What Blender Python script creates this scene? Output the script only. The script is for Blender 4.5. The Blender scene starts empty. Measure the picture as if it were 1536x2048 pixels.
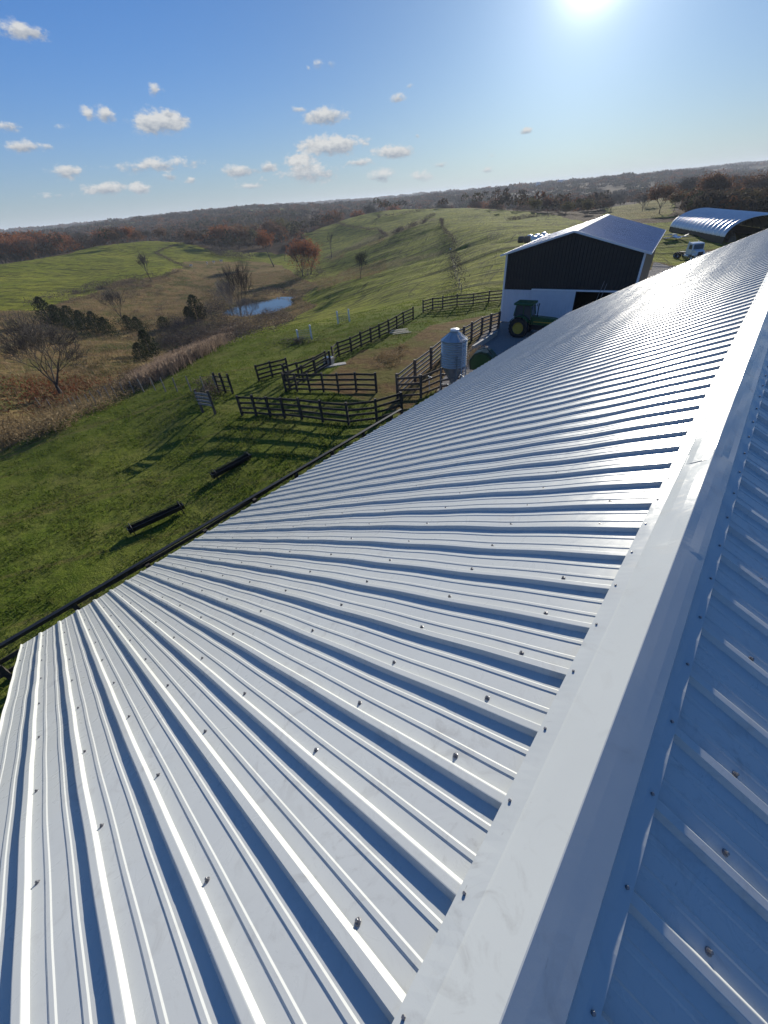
import bpy, bmesh, math, random
import numpy as np
from mathutils import Vector, Matrix, Euler, noise as mnoise

scn = bpy.context.scene
COL = scn.collection
random.seed(7); rng = np.random.default_rng(7)
R = math.radians
PI = math.pi

# ------------------------------------------------------------------ camera
RIDGE_Z = 10.1                       # height of the barn ridge above the yard
CAM = Vector((-0.1024, 0.0, RIDGE_Z + 1.173))
F_PX, W_PX, H_PX = 793.4, 1536.0, 2048.0
CAM_ROT = Euler((0.90128, 0.07126, 0.69426), 'XYZ')
cd = bpy.data.cameras.new('camera'); cam = bpy.data.objects.new('camera', cd); COL.objects.link(cam)
cam.location = CAM; cam.rotation_euler = CAM_ROT
cd.sensor_fit = 'VERTICAL'; cd.sensor_height = 24.0; cd.lens = F_PX / H_PX * 24.0
cd.clip_start = 0.05; cd.clip_end = 30000
scn.camera = cam

# ------------------------------------------------------------------ sun + sky
SUN_EL, SUN_AZ = 14.4, -20.6         # azimuth measured from +Y towards +X
SD = Vector((math.cos(R(SUN_EL))*math.sin(R(SUN_AZ)), math.cos(R(SUN_EL))*math.cos(R(SUN_AZ)), math.sin(R(SUN_EL))))
sl = bpy.data.lights.new('sun', 'SUN'); sl.energy = 5.0; sl.angle = R(0.53); sl.color = (1.0, 0.935, 0.81)
so = bpy.data.objects.new('sun', sl); COL.objects.link(so)
so.rotation_euler = SD.to_track_quat('Z', 'Y').to_euler(); so.location = (0, 0, 60)

def ray(u, v):
    d = CAM_ROT.to_matrix() @ Vector(((u-W_PX/2)/F_PX, -(v-H_PX/2)/F_PX, -1.0))
    return d.normalized()

world = bpy.data.worlds.new('World'); scn.world = world; world.use_nodes = True
wn = world.node_tree; N = wn.nodes; Lk = wn.links
for n_ in list(N): N.remove(n_)
def wnode(t, **k):
    n_ = N.new(t)
    for a, b in k.items(): setattr(n_, a, b)
    return n_
def wmath(op, a, b=None, c=None, clamp=False):
    n_ = N.new('ShaderNodeMath'); n_.operation = op; n_.use_clamp = clamp
    for i, x in enumerate((a, b, c)):
        if x is None: continue
        if isinstance(x, (int, float)): n_.inputs[i].default_value = x
        else: Lk.new(x, n_.inputs[i])
    return n_.outputs[0]
def wmix(fac, a, b, mode='MIX'):
    n_ = N.new('ShaderNodeMix'); n_.data_type = 'RGBA'; n_.blend_type = mode
    for s, x in ((0, fac), (6, a), (7, b)):
        if isinstance(x, (int, float)): n_.inputs[s].default_value = x
        elif isinstance(x, tuple): n_.inputs[s].default_value = (*x, 1) if len(x) == 3 else x
        else: Lk.new(x, n_.inputs[s])
    return n_.outputs[2]
sky = wnode('ShaderNodeTexSky', sky_type='NISHITA', sun_disc=False)
sky.sun_elevation = R(SUN_EL); sky.sun_rotation = R(SUN_AZ)
sky.air_density = 1.0; sky.dust_density = 0.7; sky.ozone_density = 1.6; sky.altitude = 200
geo = wnode('ShaderNodeNewGeometry'); tco = wnode('ShaderNodeTexCoord')
GEN = tco.outputs['Generated']
def wdot(vec):
    n_ = N.new('ShaderNodeVectorMath'); n_.operation = 'DOT_PRODUCT'
    Lk.new(GEN, n_.inputs[0]); n_.inputs[1].default_value = vec
    return n_.outputs['Value']
# aureole of hazy air round the sun, brightening towards it
sdot = wdot(tuple(SD))
glow1 = wmath('POWER', wmath('MAXIMUM', sdot, 0.0), 14.0)
glow2 = wmath('POWER', wmath('MAXIMUM', sdot, 0.0), 160.0)
glow3 = wmath('POWER', wmath('MAXIMUM', sdot, 0.0), 1100.0)
glow = wmath('ADD', wmath('MULTIPLY', glow1, 0.8), wmath('ADD', wmath('MULTIPLY', glow2, 4.2), wmath('MULTIPLY', glow3, 26.0)))
glc = wmix(1.0, (1.0, 0.98, 0.95), (0, 0, 0), 'ADD')
gl = N.new('ShaderNodeVectorMath'); gl.operation = 'SCALE'; Lk.new(glc, gl.inputs[0]); Lk.new(glow, gl.inputs['Scale'])
sepw = wnode('ShaderNodeSeparateXYZ'); Lk.new(GEN, sepw.inputs[0])
gmm = wnode('ShaderNodeGamma'); Lk.new(sky.outputs[0], gmm.inputs[0]); gmm.inputs[1].default_value = 0.8
skyt = wmix(1.0, gmm.outputs[0], (0.66, 1.42, 2.75), 'MULTIPLY')
damp = wmath('MULTIPLY', wmath('POWER', wmath('MAXIMUM', sdot, 0.0), 5.0), 0.85)
skyt = wmix(damp, skyt, wmix(1.0, skyt, (0.60, 0.47, 0.43), 'MULTIPLY'))
hzf = wmath('POWER', wmath('SUBTRACT', 1.0, wmath('MAXIMUM', sepw.outputs[2], 0.0), clamp=True), 11.0)
skyt = wmix(wmath('MULTIPLY', hzf, 0.80), skyt, (7.6, 8.4, 8.7))
# cumulus puffs: each is a direction with an angular size, broken up by noise
nz = wnode('ShaderNodeTexNoise'); nz.inputs['Scale'].default_value = 26; nz.inputs['Detail'].default_value = 7; nz.inputs['Roughness'].default_value = 0.62
mp = wnode('ShaderNodeMapping'); mp.inputs['Scale'].default_value = (1, 1, 1.9); Lk.new(GEN, mp.inputs[0]); Lk.new(mp.outputs[0], nz.inputs[0])
nz2 = wnode('ShaderNodeTexNoise'); nz2.inputs['Scale'].default_value = 90; nz2.inputs['Detail'].default_value = 5; nz2.inputs['Roughness'].default_value = 0.6
Lk.new(mp.outputs[0], nz2.inputs[0])
warp = wmath('ADD', wmath('MULTIPLY', wmath('SUBTRACT', nz.outputs[0], 0.5), 3.0), wmath('MULTIPLY', wmath('SUBTRACT', nz2.outputs[0], 0.5), 1.7))
CLOUDS = [  # px centre, half width px, half height px, strength
 (45,60,62,13,.8),(175,228,17,11,.9),(211,229,20,12,1),(310,179,17,13,1),(322,246,56,20,1.25),(335,221,9,8,.7),(12,252,26,9,.8),(42,293,42,9,.8),
 (97,294,13,6,.6),(132,343,38,11,1),(207,378,42,11,1),(283,378,24,9,1),(320,330,95,10,.85),(338,352,15,6,.7),(385,360,14,6,.7),(482,341,45,11,.9),
 (540,333,24,9,.9),(600,322,40,12,1),(615,345,62,16,1),(530,360,18,6,.6),(665,292,70,17,1.1),(720,325,28,8,.9),(650,232,50,14,1.1),(600,219,24,6,.8),(765,347,30,11,.9),
 (788,304,42,13,1.1),(636,127,12,9,.6),(662,128,8,7,.5),(616,137,6,6,.5),(796,196,20,9,.7),(820,173,8,6,.6),(834,271,7,4,.7),(1055,262,15,6,1),(835,354,28,10,.7),
 (880,330,20,5,.7),(972,341,18,5,.6),(110,392,45,6,.6),(505,372,30,7,.7),(984,311,8,4,.5),(130,254,20,8,.35),(760,356,26,8,.8)]
nadir = Vector((0, 0, 1))
cmax = None; cshade = None
for (u, v, hw, hh, st) in CLOUDS:
    c = ray(u, v); t = c.cross(nadir).normalized(); b = t.cross(c).normalized()
    sx = math.acos(max(-1, min(1, c.dot(ray(u+hw, v-hw*0.09))))); sy = math.acos(max(-1, min(1, c.dot(ray(u, v+hh)))))*1.35
    a_ = wdot(tuple(t/sx)); e_ = wdot(tuple(b/sy))
    q = wmath('SQRT', wmath('ADD', wmath('MULTIPLY', a_, a_), wmath('MULTIPLY', e_, e_)))
    fall = wmath('MULTIPLY', wmath('SUBTRACT', 1.42, q), 1.0)
    fr = wmath('MULTIPLY', wmath('GREATER_THAN', wdot(tuple(c)), 0.0), wmath('MAXIMUM', wmath('MULTIPLY', wmath('MAXIMUM', fall, -1.0), st), -1.0))
    hgt = wmath('MULTIPLY', wmath('MAXIMUM', fall, 0.0), wmath('MULTIPLY', e_, 1.0))
    cmax = fr if cmax is None else wmath('MAXIMUM', cmax, fr)
    cshade = hgt if cshade is None else wmath('ADD', cshade, hgt)
dens = wmath('ADD', wmath('SUBTRACT', cmax, 0.30), wmath('MULTIPLY', warp, 0.72))
mr = wnode('ShaderNodeMapRange'); mr.interpolation_type = 'SMOOTHSTEP'; Lk.new(dens, mr.inputs[0])
mr.inputs[1].default_value = 0.0; mr.inputs[2].default_value = 0.75
gate = wmath('GREATER_THAN', cmax, 0.02)
cf = wmath('MULTIPLY', wmath('MULTIPLY', mr.outputs[0], gate), 0.93)
shd = wnode('ShaderNodeMapRange'); Lk.new(wmath('ADD', wmath('MULTIPLY', cshade, 1.0), wmath('MULTIPLY', wmath('SUBTRACT', nz2.outputs[0], .5), 1.6)), shd.inputs[0])
shd.inputs[1].default_value = -0.6; shd.inputs[2].default_value = 0.35
ccol = wmix(shd.outputs[0], (4.6, 5.3, 6.4), (11.0, 11.0, 10.8))
gadd = wmix(1.0, skyt, gl.outputs[0], 'ADD')
full = wmix(cf, gadd, ccol)
bg = wnode('ShaderNodeBackground'); Lk.new(full, bg.inputs[0]); bg.inputs[1].default_value = 0.044
wo = wnode('ShaderNodeOutputWorld'); Lk.new(bg.outputs[0], wo.inputs[0])

scn.view_settings.view_transform = 'Standard'; scn.view_settings.look = 'None'
scn.view_settings.gamma = 1.0; scn.view_settings.use_curve_mapping = False
scn.view_settings.exposure = 0.58
scn.cycles.max_bounces = 6; scn.cycles.volume_bounces = 0

# ------------------------------------------------------------------ helpers
def tag(o, label=None, cat=None, group=None, kind=None):
    if label: o['label'] = label
    if cat: o['category'] = cat
    if group: o['group'] = group
    if kind: o['kind'] = kind
    return o
def empty(name, loc=(0, 0, 0), rz=0.0):
    o = bpy.data.objects.new(name, None); COL.objects.link(o); o.location = loc; o.rotation_euler = (0, 0, rz)
    o.empty_display_size = 0.3
    return o
def children(o): return [c for c in COL.objects if c.parent == o]
def copy_tree(o, parent=None):
    c = o.copy(); COL.objects.link(c); c.parent = parent
    for ch in list(o.children): copy_tree(ch, c)
    return c

class MB:
    def __init__(self): self.v = []; self.f = []; self.c = []
    def add(self, vs, fs, col=None):
        n = len(self.v); self.v += [tuple(a) for a in vs]; self.f += [tuple(i+n for i in f) for f in fs]
        if col is not None: self.c += [col]*len(fs)
        return self
    def box(self, x0, y0, z0, x1, y1, z1, M=None):
        vs = [(x0,y0,z0),(x1,y0,z0),(x1,y1,z0),(x0,y1,z0),(x0,y0,z1),(x1,y0,z1),(x1,y1,z1),(x0,y1,z1)]
        if M is not None: vs = [M @ Vector(a) for a in vs]
        return self.add(vs, [(0,3,2,1),(4,5,6,7),(0,1,5,4),(1,2,6,5),(2,3,7,6),(3,0,4,7)])
    def bar(self, a, b, w, h, up=(0,0,1)):
        a = Vector(a); b = Vector(b); d = (b-a); L = d.length; d.normalize()
        s = d.cross(Vector(up))
        if s.length < 1e-4: s = d.cross(Vector((1,0,0)))
        s.normalize(); u = s.cross(d)
        vs = []
        for p in (a, b):
            for (i, j) in ((-1,-1),(1,-1),(1,1),(-1,1)): vs.append(p + s*w/2*i + u*h/2*j)
        return self.add(vs, [(0,1,2,3),(7,6,5,4),(0,4,5,1),(1,5,6,2),(2,6,7,3),(3,7,4,0)])
    def tube(self, pts, rad, n=8, cap=True):
        pts = [Vector(p) for p in pts]
        if not hasattr(rad, '__len__'): rad = [rad]*len(pts)
        rings = []
        prev = None
        for i, p in enumerate(pts):
            d = (pts[min(i+1, len(pts)-1)] - pts[max(i-1, 0)])
            if d.length < 1e-9: d = Vector((0,0,1))
            d.normalize()
            ref = prev if prev is not None else (Vector((1,0,0)) if abs(d.x) < .9 else Vector((0,1,0)))
            s = (ref - d*ref.dot(d)); s.normalize(); t = d.cross(s); prev = s
            rings.append([p + (s*math.cos(2*PI*k/n) + t*math.sin(2*PI*k/n))*rad[i] for k in range(n)])
        vs = [q for r_ in rings for q in r_]; fs = []
        for i in range(len(pts)-1):
            for k in range(n):
                fs.append((i*n+k, i*n+(k+1)%n, (i+1)*n+(k+1)%n, (i+1)*n+k))
        if cap:
            fs.append(tuple(range(n-1, -1, -1))); m = (len(pts)-1)*n; fs.append(tuple(m+k for k in range(n)))
        return self.add(vs, fs)
    def lathe(self, prof, n=24, M=None, cap=True):
        vs = []; fs = []
        for (r_, z) in prof:
            for k in range(n):
                p = Vector((r_*math.cos(2*PI*k/n), r_*math.sin(2*PI*k/n), z)); vs.append(M @ p if M is not None else p)
        for i in range(len(prof)-1):
            for k in range(n): fs.append((i*n+k, i*n+(k+1)%n, (i+1)*n+(k+1)%n, (i+1)*n+k))
        if cap and prof[0][0] > 1e-5: fs.append(tuple(range(n-1, -1, -1)))
        if cap and prof[-1][0] > 1e-5: m = (len(prof)-1)*n; fs.append(tuple(m+k for k in range(n)))
        return self.add(vs, fs)
    def prism(self, poly, y0, y1, M=None):     # poly in x,z extruded along y
        n = len(poly); vs = [Vector((x, y0, z)) for x, z in poly] + [Vector((x, y1, z)) for x, z in poly]
        if M is not None: vs = [M @ a for a in vs]
        return self.add(vs, [tuple(range(n)), tuple(range(2*n-1, n-1, -1))] + [(i, i+n, (i+1)%n+n, (i+1)%n) for i in range(n)])
    def build(self, name, mat, parent=None, smooth=False, bevel=0.0):
        me = bpy.data.meshes.new(name); me.from_pydata(self.v, [], self.f); me.update()
        mats = mat if isinstance(mat, (list, tuple)) else [mat]
        for m in mats: me.materials.append(m)
        o = bpy.data.objects.new(name, me); COL.objects.link(o); o.parent = parent
        if smooth: me.shade_smooth()
        else: me.shade_flat()
        if bevel:
            b = o.modifiers.new('bevel', 'BEVEL'); b.width = bevel; b.segments = 2; b.limit_method = 'ANGLE'
        return o

def np_mesh(name, V, Fq, mat, parent=None, smooth=True, cols=None, cname='Col'):
    V = np.asarray(V, dtype=np.float32); Fq = np.asarray(Fq, dtype=np.int32); k = Fq.shape[1]
    me = bpy.data.meshes.new(name); me.vertices.add(len(V)); me.vertices.foreach_set('co', V.ravel())
    me.loops.add(Fq.size); me.loops.foreach_set('vertex_index', Fq.ravel())
    me.polygons.add(len(Fq)); me.polygons.foreach_set('loop_start', np.arange(0, Fq.size, k, dtype=np.int32))
    me.update(calc_edges=True)
    if smooth: me.shade_smooth()
    else: me.shade_flat()
    if cols is not None:
        a = me.color_attributes.new(cname, 'FLOAT_COLOR', 'POINT'); a.data.foreach_set('color', np.asarray(cols, dtype=np.float32).ravel())
    me.materials.append(mat)
    o = bpy.data.objects.new(name, me); COL.objects.link(o); o.parent = parent
    return o

# ------------------------------------------------------------------ materials
class MT:
    def __init__(self, name):
        self.m = bpy.data.materials.new(name); self.m.use_nodes = True; self.t = self.m.node_tree
        self.n = self.t.nodes; self.l = self.t.links; self.b = self.n['Principled BSDF']; self.out = self.n['Material Output']
    def node(self, t, **k):
        n_ = self.n.new(t)
        for a, b in k.items(): setattr(n_, a, b)
        return n_
    def set(self, **k):
        for a, v in k.items():
            s = self.b.inputs[a.replace('_', ' ')]
            if hasattr(v, 'is_linked') or hasattr(v, 'links'): self.l.new(v, s)
            else: s.default_value = (*v, 1) if isinstance(v, tuple) and len(v) == 3 else v
        return self
    def coord(self, kind='Object', scale=(1, 1, 1), rot=(0, 0, 0)):
        tc = self.node('ShaderNodeTexCoord'); mp = self.node('ShaderNodeMapping'); self.l.new(tc.outputs[kind], mp.inputs[0])
        mp.inputs['Scale'].default_value = scale; mp.inputs['Rotation'].default_value = rot
        return mp.outputs[0]
    def pos(self, scale=(1, 1, 1), rot=(0, 0, 0)):
        g = self.node('ShaderNodeNewGeometry'); mp = self.node('ShaderNodeMapping'); self.l.new(g.outputs['Position'], mp.inputs[0])
        mp.inputs['Scale'].default_value = scale; mp.inputs['Rotation'].default_value = rot
        return mp.outputs[0]
    def pos2(self, rot, scale):       # rotate first, then stretch
        g_ = self.node('ShaderNodeNewGeometry'); a = self.node('ShaderNodeMapping'); a.inputs['Rotation'].default_value = (0, 0, rot)
        b = self.node('ShaderNodeMapping'); b.inputs['Scale'].default_value = scale
        self.l.new(g_.outputs['Position'], a.inputs[0]); self.l.new(a.outputs[0], b.inputs[0]); return b.outputs[0]
    def noise(self, co, scale, detail=4, rough=0.55, dist=0.0):
        n_ = self.node('ShaderNodeTexNoise'); self.l.new(co, n_.inputs[0]); n_.inputs['Scale'].default_value = scale
        n_.inputs['Detail'].default_value = detail; n_.inputs['Roughness'].default_value = rough; n_.inputs['Distortion'].default_value = dist
        return n_.outputs[0]
    def ramp(self, x, pts):
        r_ = self.node('ShaderNodeValToRGB'); self.l.new(x, r_.inputs[0]); e = r_.color_ramp.elements
        while len(e) < len(pts): e.new(0.5)
        for i, (p, c) in enumerate(pts): e[i].position = p; e[i].color = (*c, 1) if isinstance(c, tuple) else (c, c, c, 1)
        return r_.outputs[0]
    def rng(self, x, a, b, c=0.0, d=1.0, smooth=False):
        m = self.node('ShaderNodeMapRange'); self.l.new(x, m.inputs[0])
        if smooth: m.interpolation_type = 'SMOOTHSTEP'
        for i, q in enumerate((a, b, c, d)): m.inputs[i+1].default_value = q
        return m.outputs[0]
    def mix(self, f, a, b, mode='MIX'):
        n_ = self.node('ShaderNodeMix', data_type='RGBA', blend_type=mode)
        for s, x in ((0, f), (6, a), (7, b)):
            if isinstance(x, (int, float)): n_.inputs[s].default_value = x
            elif isinstance(x, tuple): n_.inputs[s].default_value = (*x, 1)
            else: self.l.new(x, n_.inputs[s])
        return n_.outputs[2]
    def math(self, op, a, b=0.0):
        n_ = self.node('ShaderNodeMath', operation=op)
        for i, x in enumerate((a, b)):
            if isinstance(x, (int, float)): n_.inputs[i].default_value = x
            else: self.l.new(x, n_.inputs[i])
        return n_.outputs[0]
    def bump(self, h, strength=0.3, dist=0.02, prev=None):
        b = self.node('ShaderNodeBump'); self.l.new(h, b.inputs['Height']); b.inputs['Strength'].default_value = strength; b.inputs['Distance'].default_value = dist
        if prev is not None: self.l.new(prev, b.inputs['Normal'])
        return b.outputs[0]

def simple(name, col, rough=0.6, metal=0.0, var=0.12, scale=6.0, bump=0.0, spec=0.5):
    m = MT(name); co = m.coord('Object'); n_ = m.noise(co, scale, 5, 0.6)
    c = m.ramp(n_, [(0.25, tuple(max(0, a*(1-var)) for a in col)), (0.75, tuple(min(1, a*(1+var)) for a in col))])
    m.set(Base_Color=c, Roughness=rough, Metallic=metal, Specular_IOR_Level=spec)
    if bump: m.set(Normal=m.bump(n_, bump, 0.02))
    return m.m

def roof_material(name, base, metal, rough, spec=0.20):
    m = MT(name); co = m.pos()
    # long thin scuffs, finger smudges and dust
    n1 = m.noise(co, 1.3, 6, 0.6); n2 = m.noise(co, 9, 7, 0.72, 1.2); n3 = m.noise(m.pos((60, 14, 20), (0, 0, 0.6)), 1.0, 3, 0.6)
    n4 = m.noise(m.pos((1, 1, 1), (0, 0, .9)), 38, 6, 0.8, 2.0)
    dirt = m.math('MULTIPLY', m.rng(n2, 0.53, 0.70), m.rng(n1, 0.40, 0.60))
    scuff = m.math('MULTIPLY', m.rng(n4, 0.60, 0.68), m.rng(m.noise(co, 4.5, 3, .6), .50, .66))
    dirt = m.math('MAXIMUM', dirt, scuff)
    specks = m.math('MULTIPLY', m.rng(n3, 0.73, 0.77), m.rng(n1, 0.4, 0.7))
    c = m.mix(m.rng(n1, 0.3, 0.7), tuple(a*0.95 for a in base), base)
    c = m.mix(m.math('MULTIPLY', dirt, 0.42), c, (0.24, 0.23, 0.22))
    c = m.mix(m.math('MULTIPLY', specks, 0.55), c, (0.10, 0.09, 0.08))
    rg = m.math('ADD', m.rng(n2, 0.3, 0.8, rough-0.03, rough+0.08), m.math('MULTIPLY', dirt, 0.12))
    b = m.bump(m.noise(m.pos((1, 1, 1)), 3.0, 2, 0.5), 0.10, 0.012)
    b = m.bump(m.noise(m.pos((1, 1, 1)), 260, 2, 0.5), 0.05, 0.001, b)
    m.set(Base_Color=c, Metallic=metal, Roughness=rg, Normal=b, Specular_IOR_Level=spec)
    return m.m

M = {}
M['roof'] = roof_material('white_painted_steel', (0.555, 0.572, 0.555), 0.05, 0.28)
M['cap'] = roof_material('ridge_steel', (0.53, 0.555, 0.545), 0.0, 0.22, 0.12)
M['screw'] = simple('screw_zinc', (0.20, 0.20, 0.21), 0.35, 0.6, 0.2, 60)
M['washer'] = simple('washer_rubber', (0.03, 0.03, 0.035), 0.6, 0, 0.2, 60)
M['roof_far'] = simple('far_roof_steel', (0.34, 0.40, 0.50), 0.42, 0.45, 0.10, 0.6)
M['quonset'] = simple('arched_shed_steel', (0.66, 0.66, 0.65), 0.36, 0.6, 0.08, 0.6)
M['trim'] = simple('white_trim', (0.78, 0.78, 0.78), 0.45, 0, 0.05, 2)
M['white_siding'] = simple('white_siding', (0.62, 0.63, 0.66), 0.5, 0, 0.06, 1.2)
M['dark_siding'] = simple('black_siding', (0.013, 0.012, 0.012), 0.5, 0, 0.3, 0.8)
M['dark_inside'] = simple('dark_interior', (0.008, 0.008, 0.008), 0.9)
M['barnwall'] = simple('black_barn_board', (0.018, 0.017, 0.016), 0.8, 0, 0.4, 3, 0.4)
M['galv'] = simple('galvanised_steel', (0.50, 0.50, 0.49), 0.32, 0.6, 0.12, 3)
M['galvdark'] = simple('weathered_galvanised', (0.30, 0.33, 0.37), 0.42, 0.7, 0.2, 3)
def wood_mat(name, a, b, rough=0.8):
    m = MT(name); n1 = m.noise(m.coord('Object', (3, 3, 3)), 2.5, 5, 0.65); n2 = m.noise(m.coord('Object', (2, 2, 24)), 3, 3, 0.6)
    c = m.mix(m.rng(n1, 0.35, 0.65), a, b)
    m.set(Base_Color=c, Roughness=rough, Normal=m.bump(n2, 0.5, 0.01)); return m.m
M['fence'] = wood_mat('black_creosoted_wood', (0.022, 0.018, 0.015), (0.06, 0.05, 0.042))
M['fence_grey'] = wood_mat('weathered_grey_wood', (0.17, 0.15, 0.135), (0.32, 0.30, 0.28))
M['fence_brown'] = wood_mat('rough_brown_wood', (0.07, 0.05, 0.04), (0.16, 0.12, 0.10))
M['post'] = wood_mat('pale_locust_post', (0.16, 0.14, 0.12), (0.30, 0.27, 0.23))
M['lumber'] = wood_mat('fresh_lumber', (0.45, 0.40, 0.32), (0.62, 0.57, 0.48))
M['concrete'] = simple('concrete', (0.38, 0.36, 0.32), 0.9, 0, 0.2, 4, 0.3)
M['tyre'] = simple('tyre_rubber', (0.014, 0.014, 0.015), 0.85, 0, 0.3, 8, 0.3)
M['green'] = simple('tractor_green', (0.012, 0.085, 0.024), 0.35, 0, 0.15, 5)
M['darkgreen'] = simple('implement_green', (0.008, 0.045, 0.015), 0.45, 0, 0.25, 5)
M['yellow'] = simple('wheel_yellow', (0.45, 0.29, 0.03), 0.45, 0, 0.12, 5)
M['glass'] = simple('tinted_glass', (0.05, 0.07, 0.08), 0.06, 0, 0.1, 1)
M['black'] = simple('black_plastic', (0.012, 0.012, 0.012), 0.5)
M['truckwhite'] = simple('truck_white_paint', (0.62, 0.66, 0.68), 0.3, 0, 0.08, 2)
M['wrap'] = simple('white_bale_wrap', (0.74, 0.74, 0.74), 0.22, 0, 0.12, 2, 0.3)
M['hay'] = simple('old_hay', (0.14, 0.11, 0.075), 0.95, 0, 0.35, 9, 0.8)
M['trough'] = simple('black_poly_trough', (0.016, 0.017, 0.018), 0.42, 0, 0.3, 4)
M['cow'] = simple('pale_hide', (0.66, 0.62, 0.56), 0.8, 0, 0.1, 1)
M['quonset_in'] = simple('quonset_inner_steel', (0.17, 0.17, 0.16), 0.5, 0.4, 0.2, 1)
M['limb'] = simple('tree_bark', (0.085, 0.070, 0.058), 0.9, 0, 0.3, 4, 0.4)
M['bark_dark'] = simple('dark_wet_bark', (0.045, 0.036, 0.030), 0.9, 0, 0.3, 4, 0.4)
M['limb_pale'] = simple('pale_bark', (0.20, 0.175, 0.15), 0.9, 0, 0.25, 4, 0.4)
M['rock'] = simple('pale_rock', (0.34, 0.32, 0.29), 0.9, 0, 0.25, 5, 0.4)

def leaf_mat(name, a, b, c=None, trans=0.35, scale=0.9):
    m = MT(name); co = m.pos(); n1 = m.noise(co, scale, 4, 0.7); n2 = m.noise(co, scale*7, 2, 0.6)
    col = m.mix(m.rng(n1, 0.38, 0.62), a, b)
    col = m.mix(m.rng(n2, 0.45, 0.75), col, c or tuple(q*0.5 for q in a))
    m.set(Base_Color=col, Roughness=0.75, Specular_IOR_Level=0.15)
    tr = m.node('ShaderNodeBsdfTranslucent'); m.l.new(col, tr.inputs[0])
    mx = m.node('ShaderNodeMixShader'); mx.inputs[0].default_value = trans
    m.l.new(m.b.outputs[0], mx.inputs[1]); m.l.new(tr.outputs[0], mx.inputs[2]); m.l.new(mx.outputs[0], m.out.inputs[0])
    return m.m
M['rust'] = leaf_mat('rust_leaves', (0.25, 0.090, 0.040), (0.31, 0.125, 0.055), (0.16, 0.065, 0.034), .4)
M['brown'] = leaf_mat('brown_leaves', (0.125, 0.062, 0.035), (0.175, 0.092, 0.050), (0.09, 0.05, 0.032))
M['wrust'] = leaf_mat('dull_rust_leaves', (0.23, 0.080, 0.034), (0.31, 0.120, 0.048), (0.13, 0.060, 0.035))
M['olive'] = leaf_mat('olive_leaves', (0.085, 0.080, 0.034), (0.14, 0.115, 0.045), (0.06, 0.055, 0.03))
M['greyt'] = leaf_mat('bare_twigs', (0.085, 0.068, 0.056), (0.13, 0.105, 0.088), (0.06, 0.05, 0.045), 0.1)
M['cedar'] = leaf_mat('cedar_foliage', (0.022, 0.036, 0.013), (0.048, 0.062, 0.022), (0.012, 0.018, 0.010), 0.12)
M['brush'] = leaf_mat('dry_brush', (0.10, 0.075, 0.06), (0.17, 0.13, 0.10), (0.07, 0.05, 0.045), 0.15)
M['cattail'] = leaf_mat('cattail_reed', (0.22, 0.155, 0.110), (0.38, 0.29, 0.21), (0.10, 0.07, 0.055), 0.3, 0.7)
M['drygrass'] = leaf_mat('dry_tall_grass', (0.20, 0.14, 0.07), (0.32, 0.24, 0.13), (0.10, 0.07, 0.04), 0.3)
M['grassblade'] = leaf_mat('grass_blades', (0.062, 0.100, 0.014), (0.110, 0.140, 0.024), (0.10, 0.10, 0.03), 0.5, 0.35)
M['redleaf'] = leaf_mat('fallen_red_leaves', (0.20, 0.075, 0.035), (0.26, 0.10, 0.045), (0.11, 0.05, 0.03), 0.3)
w = MT('pond_water'); w.set(Base_Color=(0.03, 0.04, 0.04), Roughness=0.05, IOR=1.33, Specular_IOR_Level=1.0, Normal=w.bump(w.noise(w.pos((1, 1, 1)), 1.6, 3, 0.5), 0.06, 0.05)); M['water'] = w.m

# ------------------------------------------------------------------ terrain
CX, CY, CZ = CAM.x, CAM.y, CAM.z
def pt(u, v, D):
    d = ray(u, v); h = math.hypot(d.x, d.y); return (CX + d.x/h*D, CY + d.y/h*D, CZ + d.z/h*D)
CTRL = []
def C_(u, v, D): CTRL.append(pt(u, v, D))
for x in (-14, -4, 6, 16):
    for y in (-25, -8, 0, 10, 20, 34, 50, 66): CTRL.append((x, y, 0.0))
for p_ in ((-20, 44, 0), (-20, 52, -.3), (-22, 34, -.3), (-19, 26, -.1), (-17, 12, 0), (-17, 0, -.1), (-16, -12, 0), (-24, 62, -1.6), (-12, 75, -.6), (-6, 90, -2.0), (20, 80, -1.5), (30, 30, 0)): CTRL.append(p_)
# near pasture, rolling over to the left
for (u, v, D) in [(0,1100,23.5),(200,1000,24.5),(400,850,30),(300,900,30),(0,1000,31),(150,900,35),(0,915,43),(100,850,46),(200,815,47),(300,775,48),(380,725,54),(440,690,60),(520,665,66),(600,648,68),(690,640,66),
                  (560,760,36),(500,790,34),(640,740,38),(700,700,44),(600,700,48),(500,720,47),(440,760,40),(760,640,56),(830,615,64),(760,760,32),(850,690,42),(900,640,55)]: C_(u, v, D)
# valley floor
for (u, v, D) in [(0,700,108),(0,760,78),(0,830,64),(60,830,66),(120,785,72),(60,740,90),(100,700,112),(200,720,92),(250,760,72),(330,720,95),(440,680,104),(520,640,122),(250,650,150),(300,600,200),(380,580,225),(180,640,150),(400,640,132),(350,680,112)]: C_(u, v, D)
PZ = -14.2
for (u, v) in [(440,630),(455,640),(520,634),(560,622),(605,604),(600,590),(550,582),(500,590),(450,600),(430,612)]:
    d = ray(u, v); D = (PZ+0.5-CZ)/d.z*math.hypot(d.x, d.y); C_(u, v, D)
# left hill
for (u, v, D) in [(0,640,165),(0,580,240),(130,600,190),(270,545,255),(330,535,265),(0,530,340),(60,520,370),(130,505,400),(200,490,430),(290,482,450),(370,485,440),(410,500,400),(450,515,350),(530,520,330),(460,530,300),(560,545,240),(615,553,215),(420,545,275),(150,550,300),(250,510,380),(350,510,360)]: C_(u, v, D)
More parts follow.
